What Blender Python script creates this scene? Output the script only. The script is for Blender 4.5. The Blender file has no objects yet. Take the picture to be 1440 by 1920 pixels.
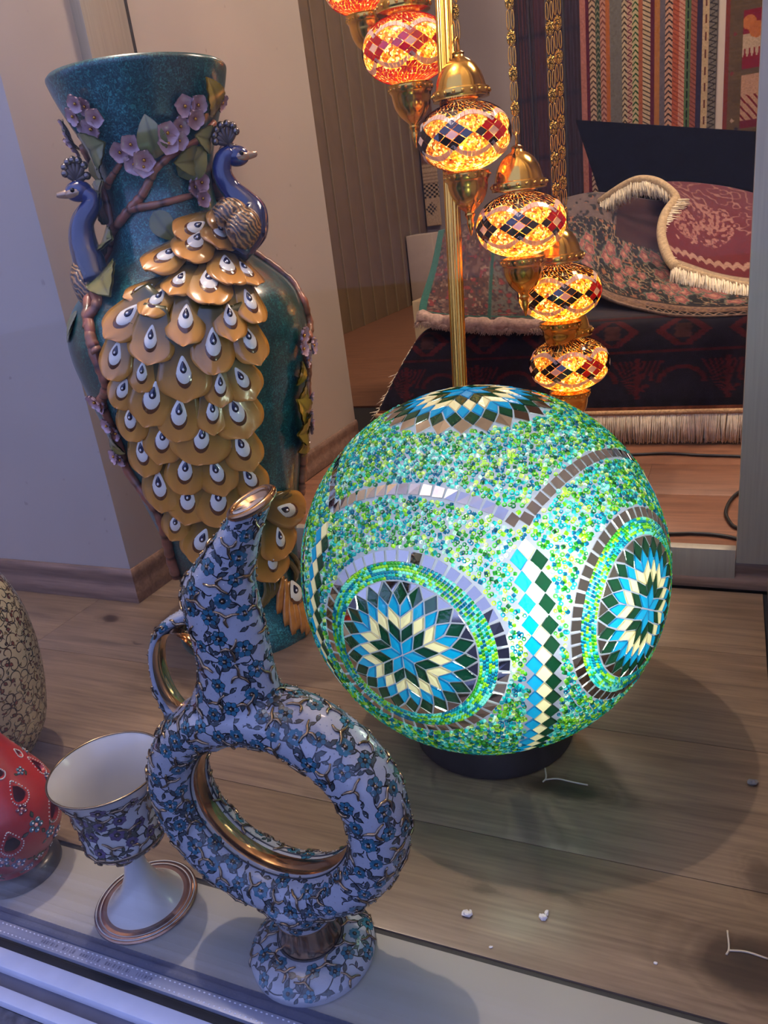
import bpy, bmesh, math, random
import numpy as np
from mathutils import Vector, Matrix, Quaternion
from mathutils.bvhtree import BVHTree

random.seed(7)
rng = np.random.default_rng(7)
scene = bpy.context.scene
col = scene.collection
PI = math.pi

# ------------------------------------------------------------------ camera
CAM = Vector((0.0, 0.0, 0.601))
YAW, PITCH, ROLL = math.radians(25.35), math.radians(21.0), math.radians(-7.33)
fw = Vector((-math.sin(YAW) * math.cos(PITCH), math.cos(YAW) * math.cos(PITCH), -math.sin(PITCH)))
r0 = Vector((math.cos(YAW), math.sin(YAW), 0))
u0 = r0.cross(fw)
rt = r0 * math.cos(ROLL) + u0 * math.sin(ROLL)
up = -r0 * math.sin(ROLL) + u0 * math.cos(ROLL)
cd = bpy.data.cameras.new('camera')
cd.sensor_fit = 'VERTICAL'; cd.sensor_height = 24.0
cd.lens = 24.0 * 1455.0 / 1920.0
cd.clip_start = 0.02
cam = bpy.data.objects.new('camera', cd); col.objects.link(cam)
cam.matrix_world = Matrix(((rt.x, up.x, -fw.x, CAM.x), (rt.y, up.y, -fw.y, CAM.y), (rt.z, up.z, -fw.z, CAM.z), (0, 0, 0, 1)))
scene.camera = cam

# ------------------------------------------------------------------ world: dusk sky over the street
w = bpy.data.worlds.new('dusk_sky'); scene.world = w; w.use_nodes = True
bg = w.node_tree.nodes['Background']
bg.inputs[0].default_value = (0.32, 0.38, 0.80, 1)
bg.inputs[1].default_value = 1.5

# ------------------------------------------------------------------ lights of the shop, and an added fill
def lamp(name, kind, loc, power, color, size, target=None, angle=None, blend=0.3):
    d = bpy.data.lights.new(name, kind); d.energy = power; d.color = color
    if kind == 'AREA': d.size = size
    else: d.shadow_soft_size = size
    if kind == 'SPOT':
        d.spot_size = math.radians(angle); d.spot_blend = blend
    o = bpy.data.objects.new(name, d); col.objects.link(o); o.location = loc
    if target is not None:
        o.rotation_euler = (Vector(target) - Vector(loc)).to_track_quat('-Z', 'Y').to_euler()
    return o
lamp('ceiling_spot_light', 'POINT', (-0.83, 0.80, 2.45), 62.0, (1.0, 0.83, 0.70), 0.02)
lamp('wall_fill_light', 'AREA', (0.65, 2.3, 2.35), 30.0, (1.0, 0.74, 0.56), 0.6, (-0.5, 1.8, 0.3))  # unseen fill, added to brighten the pillar's side and the inner floor
lamp('shop_ceiling_light', 'AREA', (-0.6, 4.2, 2.55), 17.0, (1.0, 0.76, 0.58), 0.5, (-0.6, 4.5, 0))

# ------------------------------------------------------------------ colour management
vs = scene.view_settings
vs.view_transform = 'Standard'; vs.look = 'None'; vs.gamma = 1.0; vs.use_curve_mapping = False
vs.exposure = 0.5
scene.cycles.use_denoising = True
scene.cycles.max_bounces = 7
scene.cycles.diffuse_bounces = 3
scene.cycles.glossy_bounces = 3
scene.cycles.use_adaptive_sampling = True
scene.cycles.adaptive_threshold = 0.05
scene.cycles.adaptive_min_samples = 16
scene.cycles.transparent_max_bounces = 10
scene.cycles.sample_clamp_indirect = 4.0
scene.cycles.caustics_reflective = False
scene.cycles.caustics_refractive = False

# ------------------------------------------------------------------ helpers
def lin(c):
    return tuple(((v / 12.92) if v <= 0.04045 else ((v + 0.055) / 1.055) ** 2.4) for v in c)
def rgb(r, g, b):
    return lin((r / 255.0, g / 255.0, b / 255.0))

class MB:
    """collects vertices, faces and per-vertex colours of one mesh"""
    def __init__(s): s.v = []; s.f = []; s.c = []; s.usecol = False
    def add(s, vs_, fs_, c=None):
        b = len(s.v); s.v.extend([tuple(p) for p in vs_]); s.f.extend([tuple(i + b for i in f) for f in fs_])
        if c is None: s.c.extend([(1, 1, 1)] * len(vs_))
        elif isinstance(c, list): s.c.extend(c); s.usecol = True
        else: s.c.extend([tuple(c)] * len(vs_)); s.usecol = True
        return s
    def box(s, x0, x1, y0, y1, z0, z1, c=None):
        return s.add([(x0, y0, z0), (x1, y0, z0), (x1, y1, z0), (x0, y1, z0), (x0, y0, z1), (x1, y0, z1), (x1, y1, z1), (x0, y1, z1)],
                     [(0, 3, 2, 1), (4, 5, 6, 7), (0, 1, 5, 4), (1, 2, 6, 5), (2, 3, 7, 6), (3, 0, 4, 7)], c)
    def bevbox(s, x0, x1, y0, y1, z0, z1, b, c=None):
        bm = bmesh.new(); bmesh.ops.create_cube(bm, size=1)
        for v in bm.verts:
            v.co = Vector(((x0 + x1) / 2 + v.co.x * (x1 - x0), (y0 + y1) / 2 + v.co.y * (y1 - y0), (z0 + z1) / 2 + v.co.z * (z1 - z0)))
        bmesh.ops.bevel(bm, geom=list(bm.edges), offset=b, segments=2, profile=0.6, affect='EDGES')
        bm.verts.index_update()
        s.add([v.co[:] for v in bm.verts], [[v.index for v in f.verts] for f in bm.faces], c); bm.free(); return s
    def lathe(s, prof, seg=48, cx=0, cy=0, c=None, closed=False):
        n = len(prof); vs_ = []; fs_ = []
        for k in range(seg):
            a = 2 * PI * k / seg; ca, sa = math.cos(a), math.sin(a)
            for r, z in prof: vs_.append((cx + r * ca, cy + r * sa, z))
        for k in range(seg):
            k2 = (k + 1) % seg
            for i in range(n - 1 + (1 if closed else 0)):
                j = (i + 1) % n
                fs_.append((k * n + i, k2 * n + i, k2 * n + j, k * n + j))
        return s.add(vs_, fs_, c)
    def tube(s, pts, rad, seg=10, c=None, cap=True, flat=1.0, flatdir=None):
        pts = [Vector(p) for p in pts]; n = len(pts)
        if not hasattr(rad, '__len__'): rad = [rad] * n
        vs_ = []; fs_ = []
        t0 = (pts[1] - pts[0]).normalized()
        nrm = Vector(flatdir) if flatdir is not None else t0.orthogonal()
        for i, p in enumerate(pts):
            t = (pts[min(i + 1, n - 1)] - pts[max(i - 1, 0)]).normalized()
            nn = nrm - t * nrm.dot(t)
            if nn.length < 1e-6: nn = t.orthogonal()
            nn.normalize()
            if flatdir is None: nrm = nn
            bb = t.cross(nn)
            for k in range(seg):
                a = 2 * PI * k / seg
                vs_.append(p + nn * (math.cos(a) * rad[i] * flat) + bb * (math.sin(a) * rad[i]))
        for i in range(n - 1):
            for k in range(seg):
                k2 = (k + 1) % seg
                fs_.append((i * seg + k, i * seg + k2, (i + 1) * seg + k2, (i + 1) * seg + k))
        if cap:
            fs_.append(tuple(range(seg - 1, -1, -1))); fs_.append(tuple((n - 1) * seg + k for k in range(seg)))
        if isinstance(c, list) and len(c) == n: c = [c[i] for i in range(n) for k in range(seg)]
        return s.add(vs_, fs_, c)
    def ball(s, p, r, seg=10, rings=6, c=None, scale=(1, 1, 1), rot=None):
        vs_ = [(0, 0, 1)]; fs_ = []
        for i in range(1, rings):
            t = PI * i / rings
            for k in range(seg):
                a = 2 * PI * k / seg; vs_.append((math.sin(t) * math.cos(a), math.sin(t) * math.sin(a), math.cos(t)))
        vs_.append((0, 0, -1)); L = len(vs_) - 1
        for k in range(seg): fs_.append((0, 1 + k, 1 + (k + 1) % seg))
        for i in range(rings - 2):
            for k in range(seg):
                a = 1 + i * seg; fs_.append((a + k, a + seg + k, a + seg + (k + 1) % seg, a + (k + 1) % seg))
        a = 1 + (rings - 2) * seg
        for k in range(seg): fs_.append((L, a + (k + 1) % seg, a + k))
        out = []
        for q in vs_:
            q = Vector((q[0] * r * scale[0], q[1] * r * scale[1], q[2] * r * scale[2]))
            if rot is not None: q = rot @ q
            out.append(q + Vector(p))
        return s.add(out, fs_, c)
    def grid(s, P, c=None, closeu=False):
        """P: array (n,m,3)"""
        n, m = P.shape[:2]
        fs_ = []
        for i in range(n - 1 + (1 if closeu else 0)):
            i2 = (i + 1) % n
            for j in range(m - 1): fs_.append((i * m + j, i2 * m + j, i2 * m + j + 1, i * m + j + 1))
        cc = None
        if c is not None: cc = [tuple(x) for x in np.asarray(c).reshape(-1, 3)]
        return s.add([tuple(p) for p in P.reshape(-1, 3)], fs_, cc)
    def mesh(s, name, off=(0, 0, 0), smooth=True):
        me = bpy.data.meshes.new(name)
        o = Vector(off)
        me.from_pydata([(p[0] - o[0], p[1] - o[1], p[2] - o[2]) for p in s.v], [], s.f)
        if s.usecol:
            at = me.color_attributes.new('Col', 'FLOAT_COLOR', 'POINT')
            arr = np.ones((len(s.v), 4), 'f'); arr[:, :3] = np.array(s.c, 'f')
            at.data.foreach_set('color', arr.ravel())
        if smooth: me.polygons.foreach_set('use_smooth', [True] * len(me.polygons))
        me.update()
        return me

def obj(name, me, m, parent=None, kind=None, auto=None, label=None):
    if isinstance(me, MB):
        off = (0, 0, 0)
        if parent is not None: off = WLOC.get(parent.name, (0, 0, 0))
        me = me.mesh(name, off, smooth=(auto is not False))
        if auto: me.set_sharp_from_angle(angle=math.radians(auto))
    o = bpy.data.objects.new(name, me)
    col.objects.link(o)
    if m is not None:
        if not me.materials: me.materials.append(m)
    if parent is not None:
        o.parent = parent; WLOC[o.name] = WLOC.get(parent.name, (0, 0, 0))
    if kind: o['kind'] = kind
    if label: o['label'] = label
    return o
WLOC = {}
def thing(name, label, cat, loc=(0, 0, 0), group=None):
    o = bpy.data.objects.new(name, None); col.objects.link(o)
    o.location = loc; o['label'] = label; o['category'] = cat; o.empty_display_size = 0.05
    if group: o['group'] = group
    WLOC[o.name] = tuple(loc)
    return o
def tag(o, label, cat, group=None):
    o['label'] = label; o['category'] = cat
    if group: o['group'] = group
    return o
def struct(name, mb, m, label=None, cat=None, auto=30):
    o = obj(name, mb, m, None, 'structure', auto)
    if label: o['label'] = label
    if cat: o['category'] = cat
    return o

# ---- materials
class NT:
    def __init__(s, name):
        s.m = bpy.data.materials.new(name); s.m.use_nodes = True; s.t = s.m.node_tree
        s.p = s.t.nodes['Principled BSDF']; s.out = s.t.nodes['Material Output']
    def n(s, typ, **kw):
        x = s.t.nodes.new('ShaderNode' + typ)
        for k, v in kw.items():
            if k.startswith('i_'):
                key = k[2:]; key = int(key) if key.isdigit() else key.replace('_', ' ')
                if isinstance(v, tuple) and len(v) == 3 and x.inputs[key].type == 'RGBA': v = v + (1,)
                x.inputs[key].default_value = v
            else: setattr(x, k, v)
        return x
    def l(s, a, ao, b, bi): s.t.links.new(a.outputs[ao], b.inputs[bi])
    def ramp(s, stops, interp='LINEAR'):
        r = s.n('ValToRGB'); e = r.color_ramp.elements; r.color_ramp.interpolation = interp
        while len(e) < len(stops): e.new(0.5)
        for i, (p, c) in enumerate(stops): e[i].position = p; e[i].color = tuple(c) + (1,)
        return r
    def coords(s, scale=(1, 1, 1), kind='Object', rot=(0, 0, 0)):
        tc = s.n('TexCoord'); mp = s.n('Mapping'); mp.inputs['Scale'].default_value = scale; mp.inputs['Rotation'].default_value = rot
        s.l(tc, kind, mp, 'Vector'); return mp
    def mix(s, blend='MIX'):
        x = s.n('Mix'); x.data_type = 'RGBA'; x.blend_type = blend; return x   # inputs 0 fac, 6 A, 7 B ; output 2
    def bump(s, src, so, strength, dist=0.001):
        b = s.n('Bump'); b.inputs['Strength'].default_value = strength; b.inputs['Distance'].default_value = dist
        s.l(src, so, b, 'Height'); s.l(b, 'Normal', s.p, 'Normal'); return b

MATS = {}
def plain(name, c, rough=0.5, metal=0.0, coat=0.0, spec=0.5, noise=0.0, nscale=30.0, bump=0.0, bscale=200.0, vcol=False, sheen=0.0):
    if name in MATS: return MATS[name]
    k = NT(name); p = k.p
    p.inputs['Base Color'].default_value = tuple(c) + (1,)
    p.inputs['Roughness'].default_value = rough; p.inputs['Metallic'].default_value = metal
    p.inputs['Coat Weight'].default_value = coat; p.inputs['Coat Roughness'].default_value = 0.08
    p.inputs['Specular IOR Level'].default_value = spec
    p.inputs['Sheen Weight'].default_value = sheen
    src = None
    if vcol:
        a = k.n('Attribute', attribute_name='Col'); src = (a, 'Color')
    if noise > 0:
        mp = k.coords(); nz = k.n('TexNoise'); nz.inputs['Scale'].default_value = nscale; nz.inputs['Detail'].default_value = 6
        k.l(mp, 'Vector', nz, 'Vector')
        rp = k.ramp([(0.3, (1 - noise,) * 3), (0.7, (1 + noise * 0.6,) * 3)]); k.l(nz, 'Fac', rp, 'Fac')
        mx = k.mix('MULTIPLY'); mx.inputs[0].default_value = 1.0
        if src: k.l(src[0], src[1], mx, 6)
        else: mx.inputs[6].default_value = tuple(c) + (1,)
        k.l(rp, 'Color', mx, 7); src = (mx, 2)
    if src: k.l(src[0], src[1], p, 'Base Color')
    if bump > 0:
        mp = k.coords(); nz = k.n('TexNoise'); nz.inputs['Scale'].default_value = bscale; nz.inputs['Detail'].default_value = 4
        k.l(mp, 'Vector', nz, 'Vector'); k.bump(nz, 'Fac', bump)
    MATS[name] = k.m
    return k.m
def catmull(pts, n):
    """smooth curve through pts (list of tuples) -> n points"""
    P = np.array(pts, float); m = len(P)
    Q = np.vstack([2 * P[0] - P[1], P, 2 * P[-1] - P[-2]])
    t = np.linspace(0, m - 1, n); out = []
    for x in t:
        i = min(int(x), m - 2); f = x - i
        a, b, c_, d = Q[i], Q[i + 1], Q[i + 2], Q[i + 3]
        out.append(0.5 * ((2 * b) + (c_ - a) * f + (2 * a - 5 * b + 4 * c_ - d) * f * f + (3 * b - a - 3 * c_ + d) * f ** 3))
    return np.array(out)
def patch(ctrl, nu, nv):
    """smooth surface through a control grid (rows x cols x 3)"""
    ctrl = np.array(ctrl, float)
    rows = np.array([catmull(r, nv) for r in ctrl])
    return np.array([catmull(rows[:, j], nu) for j in range(nv)]).transpose(1, 0, 2)
# ================================================================== the setting
def wood(name, c1, c2, rough=0.38, knots=(), coat=0.15):
    k = NT(name)
    geo = k.n('NewGeometry'); oi = k.n('ObjectInfo')
    mp = k.n('Mapping'); mp.inputs['Scale'].default_value = (3.0, 34.0, 34.0)
    off = k.n('VectorMath', operation='MULTIPLY_ADD')
    off.inputs[1].default_value = (1, 1, 1)
    cmb = k.n('CombineXYZ'); k.l(oi, 'Random', cmb, 'X'); k.l(oi, 'Random', cmb, 'Z')
    k.l(geo, 'Position', off, 0); k.l(cmb, 'Vector', off, 2); k.l(off, 'Vector', mp, 'Vector')
    nz = k.n('TexNoise'); nz.inputs['Scale'].default_value = 1.6; nz.inputs['Detail'].default_value = 9; nz.inputs['Roughness'].default_value = 0.62; nz.inputs['Distortion'].default_value = 0.6
    k.l(mp, 'Vector', nz, 'Vector')
    rp = k.ramp([(0.30, c1), (0.50, tuple((a + b) / 2 for a, b in zip(c1, c2))), (0.72, c2)])
    k.l(nz, 'Fac', rp, 'Fac')
    mp2 = k.n('Mapping'); mp2.inputs['Scale'].default_value = (9.0, 260.0, 260.0); k.l(geo, 'Position', mp2, 'Vector')
    n2 = k.n('TexNoise'); n2.inputs['Scale'].default_value = 1.0; n2.inputs['Detail'].default_value = 4; k.l(mp2, 'Vector', n2, 'Vector')
    r2 = k.ramp([(0.32, (0.80, 0.78, 0.76)), (0.6, (1.06, 1.06, 1.06))]); k.l(n2, 'Fac', r2, 'Fac')
    m1 = k.mix('MULTIPLY'); m1.inputs[0].default_value = 1; k.l(rp, 'Color', m1, 6); k.l(r2, 'Color', m1, 7)
    rv = k.ramp([(0.0, (0.92, 0.92, 0.93)), (1.0, (1.06, 1.05, 1.03))]); k.l(oi, 'Random', rv, 'Fac')
    m2 = k.mix('MULTIPLY'); m2.inputs[0].default_value = 1; k.l(m1, 2, m2, 6); k.l(rv, 'Color', m2, 7)
    last = (m2, 2)
    for (kx, ky, sx, sy, amt) in knots:
        sub = k.n('VectorMath', operation='SUBTRACT'); sub.inputs[1].default_value = (kx, ky, 0); k.l(geo, 'Position', sub, 0)
        nn = k.n('TexNoise'); nn.inputs['Scale'].default_value = 38; nn.inputs['Detail'].default_value = 5; k.l(geo, 'Position', nn, 'Vector')
        ad = k.n('VectorMath', operation='MULTIPLY_ADD'); ad.inputs[1].default_value = (0.030, 0.022, 0); k.l(nn, 'Color', ad, 0); k.l(sub, 'Vector', ad, 2)
        s2 = k.n('VectorMath', operation='SUBTRACT'); s2.inputs[1].default_value = (0.015, 0.011, 0); k.l(ad, 'Vector', s2, 0)
        sc = k.n('VectorMath', operation='MULTIPLY'); sc.inputs[1].default_value = (1 / sx, 1 / sy, 0); k.l(s2, 'Vector', sc, 0)
        ln = k.n('VectorMath', operation='LENGTH'); k.l(sc, 'Vector', ln, 0)
        kr = k.ramp([(0.0, (0.14, 0.12, 0.11)), (0.35, (0.32, 0.28, 0.26)), (0.55, (0.86, 0.84, 0.82)), (0.62, (0.74, 0.72, 0.70)), (0.72, (0.98, 0.97, 0.96)), (0.8, (0.86, 0.85, 0.84)), (1.0, (1, 1, 1))])
        k.l(ln, 'Value', kr, 'Fac')
        mk = k.mix('MULTIPLY'); mk.inputs[0].default_value = amt; k.l(last[0], last[1], mk, 6); k.l(kr, 'Color', mk, 7); last = (mk, 2)
    k.l(last[0], last[1], k.p, 'Base Color')
    k.p.inputs['Roughness'].default_value = rough; k.p.inputs['Coat Weight'].default_value = coat; k.p.inputs['Coat Roughness'].default_value = 0.22
    k.bump(n2, 'Fac', 0.10, 0.0006)
    return k.m
M_floor = wood('oak_laminate', rgb(98, 81, 66), rgb(132, 111, 91), 0.34,
               [(-0.145, 0.672, 0.085, 0.036, 1.0), (0.034, 0.508, 0.095, 0.060, 1.0), (-0.972, 0.890, 0.040, 0.022, 1.0),
                (-0.190, 0.520, 0.030, 0.012, 0.55), (-0.120, 0.530, 0.045, 0.010, 0.45), (0.045, 0.60, 0.03, 0.05, 0.6), (-0.86, 0.83, 0.03, 0.006, 0.7)])
M_floor2 = wood('walnut_laminate', rgb(112, 74, 54), rgb(146, 100, 74), 0.42)
M_base = wood('baseboard_oak', rgb(100, 78, 66), rgb(142, 114, 98), 0.5)
def paint(name, c, amt=0.05):
    k = NT(name); mp = k.coords((1, 1, 1)); n1 = k.n('TexNoise'); n1.inputs['Scale'].default_value = 3.0; n1.inputs['Detail'].default_value = 8; k.l(mp, 'Vector', n1, 'Vector')
    r = k.ramp([(0.3, tuple(v * (1 - amt) for v in c)), (0.7, tuple(min(1, v * (1 + amt)) for v in c))]); k.l(n1, 'Fac', r, 'Fac')
    n3 = k.n('TexNoise'); n3.inputs['Scale'].default_value = 55; n3.inputs['Detail'].default_value = 3; k.l(mp, 'Vector', n3, 'Vector')
    r3 = k.ramp([(0.24, (0.62, 0.58, 0.56)), (0.30, (1, 1, 1))]); k.l(n3, 'Fac', r3, 'Fac')
    m = k.mix('MULTIPLY'); m.inputs[0].default_value = 0.5; k.l(r, 'Color', m, 6); k.l(r3, 'Color', m, 7)
    k.l(m, 2, k.p, 'Base Color'); k.p.inputs['Roughness'].default_value = 0.6
    n2 = k.n('TexNoise'); n2.inputs['Scale'].default_value = 180; k.l(mp, 'Vector', n2, 'Vector'); k.bump(n2, 'Fac', 0.08, 0.001)
    return k.m
M_wall = paint('wall_paint', rgb(180, 169, 158))
M_wall2 = paint('back_wall_paint', rgb(150, 138, 136))
M_sill = paint('sill_board', rgb(152, 148, 140), 0.04)
M_ceil = paint('ceiling_paint', rgb(214, 208, 200))
def brushed(name, c, rough):
    k = NT(name); mp = k.coords((40, 40, 1.2)); n1 = k.n('TexNoise'); n1.inputs['Scale'].default_value = 6; n1.inputs['Detail'].default_value = 6; k.l(mp, 'Vector', n1, 'Vector')
    r = k.ramp([(0.3, tuple(v * 0.86 for v in c)), (0.7, c)]); k.l(n1, 'Fac', r, 'Fac'); k.l(r, 'Color', k.p, 'Base Color')
    k.p.inputs['Metallic'].default_value = 0.35; k.p.inputs['Roughness'].default_value = rough
    return k.m
M_alu = brushed('anodised_aluminium', rgb(170, 165, 152), 0.5)
M_white_alu = plain('white_coated_aluminium', rgb(196, 200, 214), 0.35, noise=0.06, nscale=40)
M_gasket = plain('rubber_gasket', rgb(22, 22, 26), 0.6)
M_bluegasket = plain('glazing_tape', rgb(58, 66, 96), 0.5, noise=0.15, nscale=60)
M_spacer = plain('spacer_aluminium', rgb(150, 156, 180), 0.35, metal=0.5)
M_dot = plain('spacer_perforation', rgb(232, 236, 250), 0.4)
M_groove = plain('frame_groove', rgb(92, 92, 104), 0.5, noise=0.2)
M_pave = plain('pavement', rgb(92, 90, 96), 0.9, noise=0.4, nscale=120, bump=0.6)
def glass_mat():
    k = NT('window_glass'); t = k.t; t.nodes.remove(k.p)
    lw = k.n('LayerWeight'); lw.inputs['Blend'].default_value = 0.5
    pw = k.n('Math', operation='POWER'); pw.inputs[1].default_value = 5.0; k.l(lw, 'Facing', pw, 0)
    fr = k.n('Math', operation='MULTIPLY_ADD'); fr.inputs[1].default_value = 0.90; fr.inputs[2].default_value = 0.003; k.l(pw, 0, fr, 0)
    tr = k.n('BsdfTransparent'); tr.inputs[0].default_value = (0.985, 0.99, 0.99, 1)
    gl = k.n('BsdfGlossy'); gl.inputs['Roughness'].default_value = 0.0; gl.inputs[0].default_value = (0.9, 0.9, 0.9, 1)
    mx = k.n('MixShader'); k.l(fr, 0, mx, 0); k.l(tr, 0, mx, 1); k.l(gl, 0, mx, 2); k.l(mx, 0, k.out, 'Surface')
    return k.m
M_glass = glass_mat()

# floor: slab, then every plank
slab = MB().box(-1.97, 1.6, 0.449, 5.4, -0.05, -0.006)
floor = struct('floor', slab, M_gasket, 'oak laminate floor of the shop window')
def planks(y0, y1, cuts, x0, x1, m):
    xs = [x0] + list(cuts) + [x1]
    for a, b in zip(xs[:-1], xs[1:]):
        obj('plank', MB().bevbox(a + 0.0002, b - 0.0002, y0 + 0.0003, y1 - 0.0003, -0.006, 0.0, 0.0005), m, floor, auto=30)
planks(0.4504, 0.584, [-1.25], -1.97, 0.060, M_floor)
planks(0.584, 0.781, [-0.66], -1.97, 0.060, M_floor)
planks(0.781, 0.981, [-1.05], -1.97, 0.060, M_floor)
planks(0.981, 1.158, [-0.53], -1.97, 0.060, M_floor)
yy = 1.186
for i, cuts in enumerate([[-0.40], [0.30, -0.70][::-1], [-0.15], [-0.62, 0.5], [0.1], [-0.5]]):
    planks(yy, yy + 0.19, cuts, -0.955, 1.6, M_floor2); yy += 0.19
obj('floor_boards_far', MB().box(-1.97, 1.6, yy, 5.4, -0.006, 0.0), M_floor2, floor, auto=30)
struct('trim_1', MB().bevbox(-1.97, 0.062, 0.362, 0.4452, -0.03, 0.0, 0.001), M_sill, 'pale board along the inside of the window')
struct('trim_2', MB().box(-1.97, 0.062, 0.4452, 0.4504, -0.03, -0.0020), M_gasket, 'dark joint between window board and wooden floor')

# left pillar block, walls, ceiling
struct('wall_left', MB().bevbox(-1.96, -0.965, 0.957, 1.926, 0.0, 2.6, 0.0015), M_wall, 'off-white painted pillar beside the tall vase')
struct('wall_left_front', MB().box(-2.05, -1.97, 0.30, 0.957, -0.05, 2.6), M_wall)
struct('wall_right', MB().box(0.075, 0.135, 0.36, 1.16, 0.0, 2.6), M_wall, 'painted wall at the right end of the window')
struct('wall_back', MB().box(-2.05, 1.66, 5.4, 5.5, -0.05, 2.6), M_wall2, 'grey lavender back wall of the shop')
struct('wall_shop_right', MB().box(1.6, 1.66, 1.2, 5.4, -0.05, 2.6), M_wall2)
struct('wall_shop_front', MB().box(0.135, 1.6, 1.2, 1.26, 0.0, 2.6), M_wall)
struct('wall_front', MB().box(-2.05, 0.135, 0.30, 0.36, 2.15, 2.6), M_wall)
struct('ceiling', MB().box(-2.05, 1.66, 0.30, 5.5, 2.6, 2.66), M_ceil)

# baseboards with a moulded profile
PROF = [(0.0, 0.0), (0.0085, 0.0), (0.0092, 0.012), (0.0086, 0.022), (0.0048, 0.034), (0.0052, 0.042), (0.0066, 0.052), (0.0052, 0.060), (0.0024, 0.064), (0.0, 0.064)]
def board(name, a, b, nrm, h, m, ma=0, mb_=0, label=None):
    """profile swept from a to b on the floor; nrm points out of the wall; ma, mb_ mitre slopes"""
    a = Vector(a); b = Vector(b); n = Vector(nrm); d = (b - a).normalized(); s = h / 0.064
    vs_ = []
    for p, k in ((a, -ma), (b, mb_)):
        for o_, z in PROF: vs_.append(p + n * o_ + d * (k * o_) + Vector((0, 0, z * s + 0.0004)))
    N = len(PROF); fs_ = [(i, i + 1, N + i + 1, N + i) for i in range(N - 1)] + [tuple(range(N - 1, -1, -1)), tuple(range(N, 2 * N))]
    o = obj(name, MB().add(vs_, fs_), m, None, 'structure', 40)
    if label: o['label'] = label
    return o
board('baseboard_left', (-1.965, 0.9565, 0), (-0.9645, 0.9565, 0), (0, -1, 0), 0.064, M_base, 0, 1, 'wooden baseboard along the front of the pillar')
board('baseboard_side', (-0.9645, 0.9565, 0), (-0.9645, 1.926, 0), (1, 0, 0), 0.064, M_base, 1, 0, 'wooden baseboard along the side of the pillar')
board('baseboard_back', (-0.955, 1.1755, 0), (0.0745, 1.1755, 0), (0, -1, 0), 0.047, M_base, 0, -1, 'wooden step board below the metal frame')
board('baseboard_right', (0.0745, 1.1755, 0), (0.0745, 0.37, 0), (-1, 0, 0), 0.064, M_base, -1, 0, 'wooden baseboard along the right wall')

# metal frame between the window display and the shop
fr = bpy.data.objects.new('window_2', None); col.objects.link(fr); fr['kind'] = 'structure'; fr['label'] = 'anodised metal frame between display and shop'
obj('bottom_rail', MB().bevbox(-0.955, 0.0205, 1.1675, 1.186, 0.0, 0.0655, 0.0012).bevbox(0.0205, 0.20, 1.178, 1.186, 0.0, 0.044, 0.001), M_alu, fr, auto=30)
obj('stile', MB().bevbox(0.0212, 0.30, 1.1665, 1.20, 0.0445, 2.6, 0.0012), M_alu, fr, auto=30)
obj('stile', MB().bevbox(-0.9655, -0.945, 1.135, 1.245, 0.065, 2.6, 0.0015), M_alu, fr, auto=30)
obj('gasket', MB().box(-0.9655, -0.952, 1.246, 1.262, 0.065, 2.6), M_gasket, fr, auto=30)

# shop window glazing and its frame
wn = bpy.data.objects.new('window_1', None); col.objects.link(wn); wn['kind'] = 'structure'; wn['label'] = 'double glazed shop window with aluminium sill frame'
obj('glazing_tape', MB().bevbox(-1.97, 0.135, 0.3497, 0.3615, -0.03, 0.0012, 0.0006), M_bluegasket, wn, auto=30)
sp = obj('spacer_bar', MB().bevbox(-1.97, 0.135, 0.3362, 0.3490, -0.03, 0.0008, 0.0008), M_spacer, wn, auto=30)
dots = MB()
x = -1.0
while x < -0.1:
    for y in (0.3388, 0.3466):
        dots.box(x, x + 0.0016, y - 0.0004, y + 0.0004, 0.0006, 0.0012)
    x += 0.0052
obj('perforations', dots, M_dot, sp, 'stuff', auto=False)
pr = MB()      # faint stamped print on the spacer, too blurred to read: short strokes
x = -0.575
for run in (7, 5, 8, 10, 6):
    for q in range(run):
        pr.box(x, x + 0.0006, 0.3410, 0.3444, 0.0006, 0.0010)
        if random.random() < 0.6: pr.box(x, x + 0.0019, 0.3441 if random.random() < .5 else 0.3410, 0.3446 if random.random() < .5 else 0.3414, 0.0006, 0.0010)
        x += 0.0030
    x += 0.006
obj('stamped_print', pr, plain('stamp_ink', rgb(96, 100, 124), 0.5), sp, 'stuff', auto=False)
obj('inner_pane', MB().box(-1.97, 0.072, 0.3500, 0.3535, 0.0012, 2.15), M_glass, wn, auto=False)
obj('outer_pane', MB().box(-1.97, 0.072, 0.3305, 0.3340, -0.004, 2.15), M_glass, wn, auto=False)
obj('gasket', MB().bevbox(-1.97, 0.135, 0.3265, 0.3362, -0.03, -0.0030, 0.001), M_gasket, wn, auto=30)
obj('frame_rail', MB().bevbox(-1.97, 0.135, 0.3105, 0.3265, -0.05, -0.0005, 0.0012), M_white_alu, wn, auto=30)
obj('frame_groove', MB().box(-1.97, 0.135, 0.2975, 0.3105, -0.05, -0.010), M_groove, wn, auto=30)
obj('frame_rail', MB().bevbox(-1.97, 0.135, 0.286, 0.2975, -0.013, -0.004, 0.0012), M_white_alu, wn, auto=30)
struct('ground', MB().box(-6, 6, -6, 0.286, -0.10, -0.0135), M_pave, 'dark pavement outside the shop window')

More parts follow.
